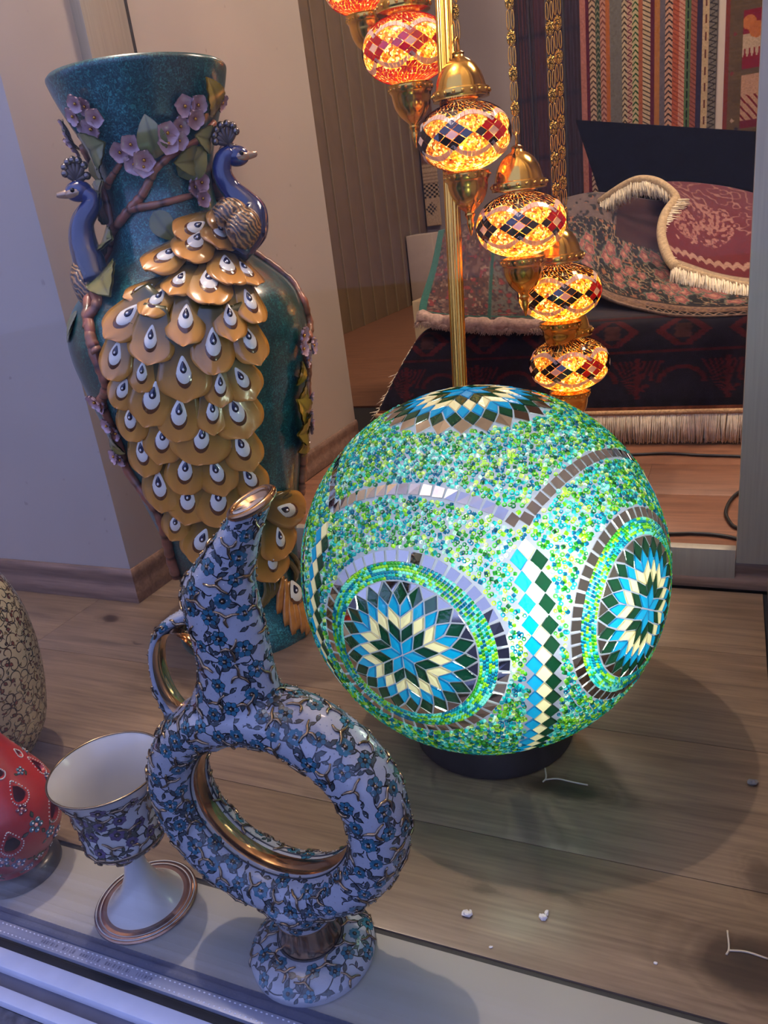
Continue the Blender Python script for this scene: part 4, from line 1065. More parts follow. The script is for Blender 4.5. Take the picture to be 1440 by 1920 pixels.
obj('spout_opening', MB().tube([lipc + lx * 0.004 - up_l * 0.0056, lipc + lx * 0.004 - up_l * 0.0050], [0.007, 0.007], 20), M_enamel, body)
# gilt collar and painted foot
obj('gilt_collar', MB().lathe([(0.0, 0.018), (0.0285, 0.019), (0.0272, 0.028), (0.0262, 0.038), (0.0270, 0.047), (0.0, 0.048)], 48, EX, EY), M_gold2, ewer, auto=50)
fp = [(0.0, 0.0), (0.0540, 0.0), (0.0555, 0.0015), (0.0556, 0.0065), (0.0545, 0.0090), (0.0500, 0.0135), (0.0420, 0.0180), (0.0330, 0.0205), (0.0288, 0.0210), (0.0, 0.0210)]
fpc = [fp[0], fp[1]] + [tuple(q) for q in catmull(fp[2:9], 24)] + [fp[9]]
fo = obj('foot', MB().lathe(fpc, 72, EX, EY), M_enamel, ewer, auto=50)
PF = Painter(fo.data, (EX, EY, 0), lambda p, n: n.z > 0.2 and math.hypot(p.x - EX, p.y - EY) > 0.033 and math.hypot(p.x - EX, p.y - EY) < 0.0535, 8)
# denser vertices for scattering on the foot
for _ in range(2600):
    a, r_ = PF.r.uniform(0, 6.283), math.sqrt(PF.r.uniform(0.034 ** 2, 0.0525 ** 2))
    co, n, i, d = PF.bvh.find_nearest(Vector((EX + r_ * math.cos(a), EY + r_ * math.sin(a), 0.03)))
    PF.V.append(co); PF.N.append(n)
paint_floral(PF, fo, None, 0.0182, 0.0058, INK, rgb(36, 96, 120), rgb(54, 66, 72), M_gold, M_ink, gold_d=0.020)
obj('dark_line', MB().tube([(EX + 0.0292 * math.cos(a), EY + 0.0292 * math.sin(a), 0.0212) for a in np.linspace(0, 2 * PI, 65)], 0.0007, 6, None, False), plain('ink_line', INK, 0.3), fo)

# ================================================================== goblet
QX, QY = -0.505, 0.411
gob = thing('goblet', 'white porcelain goblet with painted bowl and gilt-banded foot', 'goblet', (QX, QY, 0))
M_porc = plain('porcelain', rgb(188, 186, 182), 0.18, coat=0.5, noise=0.05, nscale=20)
cup = [(0.0095, 0.074), (0.0200, 0.0755), (0.0320, 0.0800), (0.0372, 0.0880), (0.0382, 0.1000), (0.0384, 0.1130), (0.0396, 0.1260), (0.0428, 0.1410), (0.0480, 0.1540), (0.0522, 0.1625)]
cupc = [tuple(q) for q in catmull(cup, 44)]
cinn = [tuple(q) for q in catmull([(0.0510, 0.1628), (0.0465, 0.1535), (0.0415, 0.1400), (0.0380, 0.1240), (0.0368, 0.1080), (0.0330, 0.0960), (0.0200, 0.0880), (0.0, 0.0860)], 30)]
bowl = obj('bowl', MB().lathe([(0.0, 0.074)] + cupc + cinn, 72, QX, QY), M_porc, gob, auto=60)
obj('gilt_rim', MB().tube([(QX + 0.0517 * math.cos(a), QY + 0.0517 * math.sin(a), 0.1628) for a in np.linspace(0, 2 * PI, 73)], 0.0010, 8, None, False), M_gold, gob)
obj('gilt_band', MB().lathe([(0.0374, 0.0868), (0.0384, 0.0882), (0.0386, 0.0896), (0.0380, 0.0906)], 72, QX, QY), M_gold, gob)
stem = catmull([(0.0372, 0.0050), (0.0350, 0.0064), (0.0300, 0.0110), (0.0215, 0.0210), (0.0145, 0.0350), (0.0105, 0.0500), (0.0095, 0.0620), (0.0105, 0.0745)], 30)
obj('stem', MB().lathe([tuple(q) for q in stem], 48, QX, QY), M_porc, gob, auto=60)
ft = [(0.0, 0.0), (0.0480, 0.0), (0.0497, 0.0012), (0.0494, 0.0030), (0.0478, 0.0038), (0.0468, 0.0034), (0.0456, 0.0046), (0.0440, 0.0046), (0.0430, 0.0042), (0.0412, 0.0056), (0.0395, 0.0052), (0.0, 0.0050)]
foot = obj('foot', MB().lathe(ft, 72, QX, QY), plain('copper_gilt', rgb(162, 126, 104), 0.2, metal=1.0), gob, auto=60)
for r_ in (0.0473, 0.0434): obj('white_ring', MB().lathe([(r_ - 0.0006, 0.0043), (r_, 0.0050), (r_ + 0.0006, 0.0043)], 72, QX, QY), M_porc, foot)
PG = Painter(MB().lathe(cupc, 72, QX, QY).mesh('cup_skin'), (0, 0, 0), lambda p, n: 0.080 < p.z < 0.152 and n.dot(Vector((p.x - QX, p.y - QY, 0)).normalized()) > 0.3, 11)
for _ in range(5200):
    a, z = PG.r.uniform(0, 6.283), PG.r.uniform(0.082, 0.150)
    r_ = float(np.interp(z, [c[1] for c in cupc], [c[0] for c in cupc]))
    PG.V.append(Vector((QX + r_ * math.cos(a), QY + r_ * math.sin(a), z))); PG.N.append(Vector((math.cos(a), math.sin(a), 0)))
paint_floral(PG, bowl, None, 0.0166, 0.0064, INK, rgb(84, 68, 104), rgb(66, 70, 58), M_gold, M_ink, gold_d=0.0205)

# ================================================================== cream jar with scrollwork
JX, JY = -0.850, 0.527
jar = thing('scrollwork_jar', 'cream ceramic jar covered with brown scrollwork at the left edge', 'jar', (JX, JY, 0))
jp = catmull([(0.042, 0.0), (0.046, 0.006), (0.062, 0.022), (0.079, 0.050), (0.088, 0.085), (0.0935, 0.125), (0.0950, 0.160), (0.0930, 0.195), (0.0880, 0.222), (0.0790, 0.247), (0.0600, 0.268), (0.0420, 0.280), (0.0340, 0.290), (0.0330, 0.310), (0.0380, 0.320)], 80)
jo = obj('body', MB().lathe([(0.0, 0.0)] + [tuple(q) for q in jp] + [(0.034, 0.320), (0.029, 0.308), (0.030, 0.285), (0.0, 0.270)], 72, JX, JY), plain('cream_glaze', rgb(176, 162, 130), 0.3, coat=0.4, noise=0.12, nscale=14), jar, auto=60)
PJ = Painter(jo.data, (JX, JY, 0), None, 21); PJ.V = []; PJ.N = []
zj = [q[1] for q in jp]; rj = [q[0] for q in jp]
for _ in range(9000):
    a, z = PJ.r.uniform(-2.4, 1.2), PJ.r.uniform(0.012, 0.285)
    r_ = float(np.interp(z, zj, rj)); PJ.V.append(Vector((JX + r_ * math.cos(a), JY + r_ * math.sin(a), z))); PJ.N.append(Vector((math.cos(a), math.sin(a), 0)))
scr = MB(); BR_, GN_, RD_ = rgb(46, 32, 22), rgb(38, 42, 30), rgb(104, 52, 40)
for p in PJ.scatter(0.0108):
    fr_ = PJ.frame(p, PJ.r.uniform(0, 6.28)); sg = PJ.r.choice((-1, 1)); cc = PJ.r.choice((BR_, BR_, GN_))
    R_ = PJ.r.uniform(0.007, 0.0105)
    path = [p + fr_[0] * (R_ * (1 - 0.75 * t) * math.cos(sg * 4.6 * t)) + fr_[1] * (R_ * (1 - 0.75 * t) * math.sin(sg * 4.6 * t)) for t in np.linspace(-0.35, 1, 16)]
    PJ.ribbon(scr, path, 0.00075, 0.00015, cc, True)
    for q in range(3):
        a = PJ.r.uniform(0, 6.28); PJ.leaf(scr, p + fr_[0] * (R_ * 0.9 * math.cos(a)) + fr_[1] * (R_ * 0.9 * math.sin(a)), a + 0.8, 0.0055, 0.0014, cc, PJ.r.choice((cc, RD_, rgb(150, 132, 90))))
    if PJ.r.random() < 0.5: PJ.leaf(scr, p, PJ.r.uniform(0, 6.28), 0.008, 0.003, BR_, RD_)
obj('painted_scrolls', scr, M_ink, jo, 'stuff')

# ================================================================== red openwork pot
PX, PY = -0.671, 0.407
pot = thing('openwork_pot', 'red ceramic pot with teardrop openings and painted flowers on a dark foot', 'pot', (PX, PY, 0))
M_red = plain('red_glaze', rgb(168, 36, 32), 0.3, coat=0.4, noise=0.16, nscale=26)
pp = catmull([(0.0335, 0.0165), (0.0385, 0.0260), (0.0470, 0.0360), (0.0545, 0.0500), (0.0580, 0.0680), (0.0570, 0.0880), (0.0520, 0.1050), (0.0445, 0.1200), (0.0365, 0.1350), (0.0290, 0.1500), (0.0240, 0.1620), (0.0225, 0.1720), (0.0250, 0.1800)], 50)
pin = [(max(0.004, r - 0.0035), z + 0.001) for r, z in reversed([tuple(q) for q in pp])]
mbp = MB().lathe([tuple(q) for q in pp] + pin, 80, PX, PY, None, True)
tmp = obj('pot_raw', mbp, M_red, None)
zp = [q[1] for q in pp]; rp_ = [q[0] for q in pp]
def psurf(a, z):
    r_ = float(np.interp(z, zp, rp_)); return Vector((PX + r_ * math.cos(a), PY + r_ * math.sin(a), z))
HOLES = []
for k in range(7): HOLES.append((2 * PI * k / 7 - 0.55, 0.072, 0.0082, 1.5))
for k in range(7): HOLES.append((2 * PI * (k + 0.5) / 7 - 0.55, 0.112, 0.0068, 1.7))
for k in range(7): HOLES.append((2 * PI * (k + 0.1) / 7 - 0.30, 0.137, 0.0034, 1.4))
cut = MB()
def drop(R_, L_, n=14):
    out = []
    for q in range(n):
        a = 2 * PI * q / n; x = R_ * math.sin(a); y = -R_ * math.cos(a)
        if y > 0: x *= (1 - 0.6 * (y / R_)); y *= L_
        out.append((x, y))
    return out
for a, z, R_, L_ in HOLES:
    r_ = float(np.interp(z, zp, rp_)); n = Vector((math.cos(a), math.sin(a), 0)); t = Vector((-n.y, n.x, 0)); c = Vector((PX, PY, z))
    d = drop(R_, L_); k = len(d)
    V = [c + n * (r_ * 0.45) + t * x + Vector((0, 0, y)) for x, y in d] + [c + n * (r_ + 0.02) + t * x + Vector((0, 0, y)) for x, y in d]
    cut.add(V, [tuple(range(k - 1, -1, -1)), tuple(range(k, 2 * k))] + [(i, (i + 1) % k, k + (i + 1) % k, k + i) for i in range(k)])
co_ = obj('pot_cut', cut, None, None, auto=False)
bo = tmp.modifiers.new('b', 'BOOLEAN'); bo.object = co_; bo.operation = 'DIFFERENCE'; bo.solver = 'EXACT'
pme = evaluated(tmp); bpy.data.objects.remove(tmp); bpy.data.objects.remove(co_)
pme.materials.clear(); pm2 = pme.copy(); pm2.transform(Matrix.Translation((-PX, -PY, 0))); pm2.set_sharp_from_angle(angle=math.radians(35))
pb_ = obj('openwork_body', pm2, M_red, pot)
obj('foot', MB().lathe([(0.0, 0.0), (0.0415, 0.0), (0.0425, 0.0015), (0.0420, 0.0060), (0.0390, 0.0120), (0.0345, 0.0165), (0.0, 0.0170)], 64, PX, PY), plain('dark_glazed_foot', rgb(40, 38, 36), 0.4, coat=0.3, noise=0.2), pot, auto=50)
dm = MB(); fl = MB()
PP = Painter(pme, (0, 0, 0), None, 31)
for a, z, R_, L_ in HOLES:
    d = drop(R_ * 1.28, L_ * 1.02, 26)
    for x, y in d:
        r_ = float(np.interp(z + y, zp, rp_)); dm.ball(psurf(a + x / r_, z + y), 0.00085, 6, 4)
obj('white_dots', dm, M_porc, pb_, 'stuff')
def pflower(a, z, R_, c):
    p = psurf(a, z); fr_ = PP.frame(p, PP.r.uniform(0, 6)); q, n = PP.at(p, 0)
    for k in range(5):
        b = 2 * PI * k / 5; pc, n = PP.at(p + fr_[0] * (R_ * 0.62 * math.cos(b)) + fr_[1] * (R_ * 0.62 * math.sin(b)), 0.0002)
        rot = n.to_track_quat('Z', 'Y').to_matrix()
        fl.ball(pc, R_ * 0.36, 10, 6, c, (1, 1, 0.35), rot); fl.ball(pc + n * R_ * 0.12, R_ * 0.12, 6, 5, rgb(225, 225, 225))
    fl.ball(q, R_ * 0.24, 8, 5, rgb(214, 150, 140), (1, 1, 1))
    for k in range(3):
        b = PP.r.uniform(0, 6.28); PP.leaf(fl, p + fr_[0] * (R_ * 1.0 * math.cos(b)) + fr_[1] * (R_ * 1.0 * math.sin(b)), b, R_ * 1.0, R_ * 0.3, rgb(30, 34, 30), rgb(60, 74, 52))
cs_ = [rgb(46, 92, 108), rgb(100, 34, 54), rgb(60, 64, 100), rgb(70, 88, 50)]
for k in range(7):
    pflower(2 * PI * (k + 0.5) / 7 - 0.55, 0.078, 0.0085, cs_[k % 2]); pflower(2 * PI * k / 7 - 0.55, 0.046, 0.0078, cs_[2]); pflower(2 * PI * (k + 0.45) / 7 - 0.55, 0.036, 0.0066, cs_[3])
    pflower(2 * PI * k / 7 - 0.2, 0.101, 0.0062, cs_[(k + 1) % 4]); pflower(2 * PI * (k + 0.75) / 7 - 0.55, 0.058, 0.0070, cs_[k % 4]); pflower(2 * PI * (k + 0.2) / 7 - 0.55, 0.026, 0.0060, cs_[(k + 2) % 4]); pflower(2 * PI * (k + 0.5) / 7 - 0.2, 0.128, 0.0050, cs_[0])
obj('relief_flowers', fl, M_ink, pb_, 'stuff')
# ---- places of the hanging shades, rugs and cables (metres)
SHADES = [(-0.6526, 1.5804, 1.0033), (-0.5327, 1.4566, 0.8573), (-0.4187, 1.38, 0.7005), (-0.3397, 1.4183, 0.5519), (-0.2993, 1.5282, 0.4195), (-0.291, 1.5557, 0.2768)]
POLE = [(-0.4693, 1.3658, 0.0), (-0.4178, 1.3821, 1.32)]
RUG_PINK = [[(-0.8835, 2.55, 0.5232), (-0.7594, 2.55, 0.5379), (-0.6258, 2.5, 0.5343), (-0.4798, 2.45, 0.4765)], [(-0.8306, 2.3, 0.4311), (-0.7099, 2.3, 0.4358), (-0.5828, 2.3, 0.4245), (-0.4389, 2.3, 0.3973)], [(-0.7806, 2.05, 0.3615), (-0.6566, 2.05, 0.3459), (-0.5259, 2.05, 0.3369), (-0.3677, 2.05, 0.3234)], [(-0.7572, 1.97, 0.334), (-0.6316, 1.96, 0.3127), (-0.5057, 1.96, 0.3012), (-0.3208, 1.96, 0.294)]]
RUG_FLORAL = [[(-0.5263, 2.8, 0.571), (-0.404, 2.85, 0.5668), (-0.2856, 2.85, 0.5528), (-0.1836, 2.8, 0.5185), (-0.0716, 2.75, 0.4767)], [(-0.4862, 2.6, 0.5061), (-0.3701, 2.6, 0.486), (-0.2709, 2.55, 0.4484), (-0.1768, 2.5, 0.3985), (-0.0585, 2.4, 0.3541)], [(-0.4409, 2.4, 0.4319), (-0.3362, 2.35, 0.3977), (-0.2257, 2.25, 0.3705), (-0.1008, 2.15, 0.3454), (0.0563, 2.1, 0.3206)], [(-0.4076, 2.25, 0.3999), (-0.2953, 2.15, 0.3472), (-0.1807, 2.05, 0.3234), (-0.0815, 2.01, 0.3097), (0.0659, 2.0, 0.3059)], [(-0.3921, 2.2, 0.3817), (-0.2822, 2.1, 0.3261), (-0.1641, 2.0, 0.3018), (-0.0681, 1.98, 0.2889), (0.0664, 1.98, 0.2851)]]
RUG_RED = [[(-0.3094, 3.0, 0.5854), (-0.1976, 3.0, 0.58), (-0.0808, 3.0, 0.5574), (0.0333, 3.0, 0.5223), (0.1927, 3.0, 0.4519)], [(-0.178, 2.6, 0.5326), (-0.1264, 2.6, 0.5164), (-0.0539, 2.6, 0.4994), (0.0314, 2.6, 0.4755), (0.1697, 2.6, 0.4291)], [(-0.1858, 2.42, 0.4632), (-0.1131, 2.36, 0.446), (-0.0463, 2.35, 0.4333), (0.0314, 2.35, 0.4189), (0.1568, 2.35, 0.3935)], [(-0.1398, 2.2, 0.3926), (-0.0891, 2.15, 0.3766), (-0.027, 2.12, 0.3558), (0.044, 2.1, 0.3376), (0.1463, 2.1, 0.3199)]]
FRINGE_ARCH = [(-0.3985, 2.75, 0.5482), (-0.3528, 2.72, 0.5723), (-0.3021, 2.7, 0.5944), (-0.2608, 2.68, 0.5987), (-0.213, 2.66, 0.5841), (-0.1692, 2.62, 0.5501), (-0.1546, 2.58, 0.5233)]
FRINGE_SIDE = [(-0.1593, 2.56, 0.5318), (-0.1794, 2.48, 0.5015), (-0.1843, 2.4, 0.4643), (-0.1716, 2.31, 0.4283), (-0.1476, 2.2, 0.3985), (-0.1296, 2.16, 0.3828)]
FRINGE_FRONT = [(-0.1378, 2.17, 0.3876), (-0.0881, 2.13, 0.3723), (-0.0265, 2.1, 0.3531), (0.0438, 2.08, 0.3352), (0.1453, 2.08, 0.3166)]
BLACK_BOARD = [(-0.5777, 3.4, 0.8418), (0.4018, 3.4, 0.6372), (0.4365, 3.4, 0.2438), (-0.4231, 3.4, 0.3426)]
KILIM_X = (-0.8926, -0.125)
KILIM2_X = (-0.0846, 0.5154)
DARK_X = (-1.2608, -0.8876)
CHECK = ((-1.9867, 5.37, 0.6811), (-1.8343, 5.37, 0.6631), 0.8707, 0.7398, 0.65, 0.4701)
PLINTH = ((-1.8763, 5.0, 0.4371), (-1.7601, 5.0, 0.4254), (-1.8247, 5.0, 0.3333))
CREAM_BOX = ((-0.9234, 2.35, 0.3285), (-0.8912, 2.35, 0.3263), (-0.9183, 2.35, 0.245))
KFIG = [(0.0058, 1.3835, 1.0979), (0.0055, 1.0713, 0.7989)]
KZ = (1.7441, 0.6164)
CABLE_A = [(-0.2678, 1.8176, 0.004), (-0.1999, 1.811, 0.004), (-0.1239, 1.8206, 0.004), (-0.0547, 1.8105, 0.004), (0.0388, 1.8014, 0.004), (0.1168, 1.7816, 0.004)]
CABLE_B = [(-0.136, 1.3519, 0.004), (-0.0908, 1.3573, 0.004), (-0.0465, 1.365, 0.004), (-0.0071, 1.3627, 0.004), (0.0271, 1.3484, 0.004), (0.0634, 1.3113, 0.004)]
CABLE_C = [(0.0814, 1.6359, 0.004), (0.0372, 1.593, 0.004), (0.0152, 1.5413, 0.004), (0.0055, 1.4767, 0.004), (0.0104, 1.4329, 0.004), (0.0254, 1.3975, 0.004), (0.0735, 1.3794, 0.004)]
CRUMBS = [(-0.1996, 0.4861, 0.0), (-0.1335, 0.5024, 0.0), (0.0387, 0.7264, 0.0), (-0.037, 0.4858, 0.0), (-0.17, 0.4604, 0.0)]
SPLITS = [[(-0.1722, 0.6969, 0.0006), (-0.1678, 0.6818, 0.0006), (-0.1698, 0.6743, 0.0006)], [(-0.1683, 0.6782, 0.0006), (-0.1558, 0.6832, 0.0006), (-0.1399, 0.6821, 0.0006), (-0.1227, 0.6815, 0.0006)], [(0.0169, 0.5344, 0.0006), (0.0182, 0.5173, 0.0006), (0.0163, 0.5104, 0.0006)], [(0.0182, 0.5152, 0.0006), (0.0315, 0.5177, 0.0006), (0.0472, 0.516, 0.0006)]]
# ================================================================== brass floor lamp with hanging mosaic shades
px0, py0 = POLE[0][0], POLE[0][1]
flamp = thing('mosaic_floor_lamp', 'brass floor lamp with a spiral of amber mosaic glass shades on chains', 'floor lamp', (px0, py0, 0))
def brass_mat(name, c, rough, stud=0):
    k = NT(name); k.p.inputs['Base Color'].default_value = tuple(c) + (1,); k.p.inputs['Metallic'].default_value = 1.0; k.p.inputs['Roughness'].default_value = rough
    if stud:
        mp = k.coords((1, 1, 1)); vo = k.n('TexVoronoi'); vo.inputs['Scale'].default_value = stud; k.l(mp, 'Vector', vo, 'Vector'); k.bump(vo, 'Distance', 0.9, 0.0015)
        rp = k.ramp([(0.25, tuple(c)), (0.60, tuple(v * 0.18 for v in c))]); k.l(vo, 'Distance', rp, 'Fac'); k.l(rp, 'Color', k.p, 'Base Color')  # crevices darkened in the colour itself, as painted shade
    return k.m
M_brass = brass_mat('polished_brass', rgb(226, 176, 84), 0.16)
M_brass_h = brass_mat('hammered_brass', rgb(206, 150, 66), 0.22, 130)
M_plate = brass_mat('filigree_brass', rgb(226, 176, 84), 0.25, 420)
def amber_mat():
    k = NT('amber_crackle_glass'); t = k.t; t.nodes.remove(k.p)
    mp = k.coords(); vo = k.n('TexVoronoi'); vo.inputs['Scale'].default_value = 250; k.l(mp, 'Vector', vo, 'Vector')
    sp_ = k.n('SeparateColor'); k.l(vo, 'Color', sp_, 'Color')
    cr = k.ramp([(0.0, rgb(120, 48, 8)), (0.40, rgb(222, 124, 26)), (0.7, rgb(250, 186, 72)), (1.0, rgb(255, 238, 190))]); k.l(sp_, 'Red', cr, 'Fac')
    ve = k.n('TexVoronoi'); ve.feature = 'DISTANCE_TO_EDGE'; ve.inputs['Scale'].default_value = 250; k.l(mp, 'Vector', ve, 'Vector')
    er = k.ramp([(0.0, (0.10, 0.04, 0.01)), (0.10, (1, 1, 1))]); k.l(ve, 'Distance', er, 'Fac')
    mx = k.mix('MULTIPLY'); mx.inputs[0].default_value = 1; k.l(cr, 'Color', mx, 6); k.l(er, 'Color', mx, 7)
    d = k.n('BsdfDiffuse'); tl = k.n('BsdfTranslucent'); tr = k.n('BsdfTransparent'); gl = k.n('BsdfGlossy'); gl.inputs['Roughness'].default_value = 0.15
    for x in (d, tl, tr): k.l(mx, 2, x, 0)
    m1 = k.n('MixShader'); m1.inputs[0].default_value = 0.78; k.l(d, 0, m1, 1); k.l(tl, 0, m1, 2)
    m2 = k.n('MixShader'); m2.inputs[0].default_value = 0.12; k.l(m1, 0, m2, 1); k.l(tr, 0, m2, 2)
    m3 = k.n('MixShader'); m3.inputs[0].default_value = 0.05; k.l(m2, 0, m3, 1); k.l(gl, 0, m3, 2)
    k.l(m3, 0, k.out, 'Surface'); return k.m
M_amber = amber_mat()
M_smoke = translucent('smoky_dark_glass', rgb(34, 13, 15), 0.18, 0.01, 0.10, 0.08)
M_ruby = translucent('ruby_glass', rgb(150, 8, 16), 0.7, 0.06, 0.10, 0.08)
M_clear = translucent('clear_rib_glass', rgb(226, 214, 204), 0.30, 0.10, 0.12, 0.12)
SR, SH = 0.0775, 0.0535
def sprof(u):      # u in [-1,1] top/bottom -> radius
    return SR * (1 - abs(u) ** 2.1) ** 0.5
def spt(a, z, off=0.0):
    u = max(-0.999, min(0.999, z / SH)); r = sprof(u)
    r2 = sprof(max(-0.999, min(0.999, u + 0.01))); dz = 0.01 * SH
    n = Vector((math.cos(a) * 1.0, math.sin(a) * 1.0, -(r2 - r) / dz)).normalized()
    return Vector((r * math.cos(a), r * math.sin(a), z)) + n * off
prof = [(sprof(u), u * SH) for u in np.sin(np.linspace(-PI / 2 * 0.86, PI / 2 * 0.86, 40))]
shade_me = MB().lathe(prof, 64).mesh('mosaic_shade'); shade_me.materials.append(M_amber)
zt = prof[-1][1]; rt_ = prof[-1][0]; zb = prof[0][1]; rb_ = prof[0][0]
cap = MB().lathe([(rt_ - 0.006, zt - 0.004), (rt_ + 0.006, zt - 0.0015), (rt_ + 0.006, zt + 0.0015), (0.0465, zt + 0.004), (0.0460, zt + 0.006), (0.0470, zt + 0.008), (0.0472, zt + 0.016), (0.0462, zt + 0.018), (0.0420, zt + 0.019), (0.0405, zt + 0.024), (0.0385, zt + 0.032), (0.0340, zt + 0.043), (0.0270, zt + 0.053), (0.0190, zt + 0.0600), (0.0110, zt + 0.0640), (0.0090, zt + 0.0680), (0.0105, zt + 0.0710), (0.0060, zt + 0.0740), (0.0, zt + 0.0745)], 48).mesh('cap')
cap.set_sharp_from_angle(angle=math.radians(40)); cap.materials.append(M_brass)
fin = MB().lathe([(rb_ - 0.004, zb + 0.003), (rb_ + 0.004, zb + 0.001), (0.0405, zb - 0.002), (0.0385, zb - 0.004), (0.0385, zb - 0.013), (0.0370, zb - 0.015), (0.0352, zb - 0.017), (0.0345, zb - 0.026), (0.0315, zb - 0.038), (0.0250, zb - 0.050), (0.0160, zb - 0.059), (0.0090, zb - 0.064), (0.0080, zb - 0.067), (0.0092, zb - 0.070), (0.0062, zb - 0.075), (0.0058, zb - 0.080), (0.0066, zb - 0.084), (0.0040, zb - 0.094), (0.0012, zb - 0.104), (0.0, zb - 0.105)], 48).mesh('finial')
fin.set_sharp_from_angle(angle=math.radians(40)); fin.materials.append(M_brass)
stu = MB()
for k in range(20):
    a = 2 * PI * k / 20; stu.ball((0.0470 * math.cos(a), 0.0470 * math.sin(a), zt + 0.012), 0.0030, 8, 5); stu.ball((0.0383 * math.cos(a), 0.0383 * math.sin(a), zb - 0.0085), 0.0028, 8, 5)
stud_me = stu.mesh('studs'); stud_me.materials.append(M_brass)
loop_me = MB().tube([(0.010 * math.cos(a), 0, zt + 0.0815 + 0.012 * math.sin(a)) for a in np.linspace(0, 2 * PI, 25)], 0.0019, 8, None, False).mesh('loop'); loop_me.materials.append(M_brass)
# lozenges: seven diamonds of nine little tiles
ND = 7
def dia(k, u, v):     # u,v in [-1,1] diamond lattice -> angle, z
    a = 2 * PI * k / ND + (u - v) * 0.5 * (PI / ND) * 0.98; z = (u + v) * 0.5 * 0.0225
    return a, z
small = []
for k in range(ND):
    for i in range(3):
        for j in range(3):
            u0_, u1_ = -1 + 2 * i / 3 + 0.03, -1 + 2 * (i + 1) / 3 - 0.03; v0_, v1_ = -1 + 2 * j / 3 + 0.03, -1 + 2 * (j + 1) / 3 - 0.03
            q = [dia(k, *w_) for w_ in ((u0_, v0_), (u1_, v0_), (u1_, v1_), (u0_, v1_))]
            top = [spt(a, z, 0.0016) for a, z in q]; bot = [spt(a, z, 0.0002) for a, z in q]
            mb = MB().add(bot + top, [(4, 5, 6, 7)] + [(n_, (n_ + 1) % 4, 4 + (n_ + 1) % 4, 4 + n_) for n_ in range(4)])
            me = mb.mesh('lozenge_tile', smooth=False)
            ctr = (i == 1 and j == 1)
            me.materials.append(M_clear if ctr else (M_ruby if (k % 3 == 1 and (i + j) % 2 == 1) or (k % 3 == 1 and i == 2) else M_smoke))
            small.append((k, me, mb, ctr))
backs = {}
for k in range(ND):
    mb = MB()
    for kk, me, b_, ctr in small:
        if kk == k and not ctr: mb.add(b_.v, b_.f)
    me = mb.mesh('tiles_at_the_back', smooth=False); me.materials.append(M_smoke); backs[k] = me
# scalloped ribs of clear glass above and below, and the dark crown
rib = MB(); crown = MB(); crownb = MB()
for sgn in (1, -1):
    for k in range(ND):
        n_ = 9; a0 = 2 * PI * (k + 0.0) / ND; a1 = 2 * PI * (k + 1.0) / ND
        for i in range(n_):
            f0, f1 = i / n_ + 0.008, (i + 1) / n_ - 0.008
            def zz_(f): return sgn * (0.0130 + 0.0135 * math.sin(PI * f) ** 0.7)
            q = []
            for f, o in ((f0, 0), (f1, 0), (f1, 1), (f0, 1)):
                z = zz_(f); q.append((a0 + (a1 - a0) * f, z + sgn * 0.0068 * o))
            top = [spt(a, z, 0.0014) for a, z in q]; bot = [spt(a, z, 0.0002) for a, z in q]
            F = [(4, 5, 6, 7)] + [(m_, (m_ + 1) % 4, 4 + (m_ + 1) % 4, 4 + m_) for m_ in range(4)]
            rib.add(bot + top, F if sgn > 0 else [tuple(reversed(f)) for f in F])
    rr = random.Random(4)
    NT_ = 42
    for i in range(NT_):
        a0 = 2 * PI * i / NT_; a1 = 2 * PI * (i + 1) / NT_ - 0.012
        zlo = 0.0212 + 0.0130 * math.sin(PI * (((i + 0.5) * ND / NT_) % 1)) ** 0.7; zhi = 0.0500
        for row in range(3):
            za = zlo + (zhi - zlo) * row / 3 + 0.0002; zc = zlo + (zhi - zlo) * (row + 1) / 3 - 0.0002
            for q in ([(a0, za), (a1, za), (a0, zc)], [(a1 + 0.003, za + 0.0006), (a1 + 0.003, zc), (a0 + 0.004, zc + 0.0003)]):
                P3 = [spt(a + rr.uniform(-0.008, 0.008), sgn * min(z, 0.0508), 0.0020) for a, z in q]
                (crown if sgn > 0 else crownb).add(P3, [(0, 1, 2)] if sgn > 0 else [(0, 2, 1)])
rib_me = rib.mesh('clear_ribs', smooth=False); rib_me.materials.append(M_clear)
crown_me = crown.mesh('crown_tiles', smooth=False); crown_me.materials.append(M_smoke)
crown_red = crown.mesh('crown_tiles', smooth=False); crown_red.materials.append(M_ruby)
crownb_red = crownb.mesh('crown_tiles', smooth=False); crownb_red.materials.append(M_ruby)
# chain: filigree plates joined by pairs of loops
pl = MB(); hexa = [(0.0, 0.0130), (0.0062, 0.0075), (0.0072, 0.0), (0.0062, -0.0075), (0.0, -0.0130), (-0.0062, -0.0075), (-0.0072, 0.0), (-0.0062, 0.0075)]
pl.add([(x, -0.0006, z) for x, z in hexa] + [(x * 0.6, -0.0019, z * 0.6) for x, z in hexa] + [(x, 0.0006, z) for x, z in hexa] + [(x * 0.6, 0.0019, z * 0.6) for x, z in hexa],
       [tuple(range(8, 16)), tuple(range(31, 23, -1))] + [(i, (i + 1) % 8, 8 + (i + 1) % 8, 8 + i) for i in range(8)] + [(16 + (i + 1) % 8, 16 + i, 24 + i, 24 + (i + 1) % 8) for i in range(8)] + [((i + 1) % 8, i, 16 + i, 16 + (i + 1) % 8) for i in range(8)])
plate_me = pl.mesh('chain_plate', smooth=False); plate_me.materials.append(M_plate)
lk = MB()
for s in (-1, 1):
    lk.tube([(s * 0.0037 + 0.0022 * math.cos(a), 0.0, 0.0135 * math.sin(a)) for a in np.linspace(0, 2 * PI, 17)], 0.0010, 6, None, False)
link_me = lk.mesh('chain_link'); link_me.materials.append(M_brass)

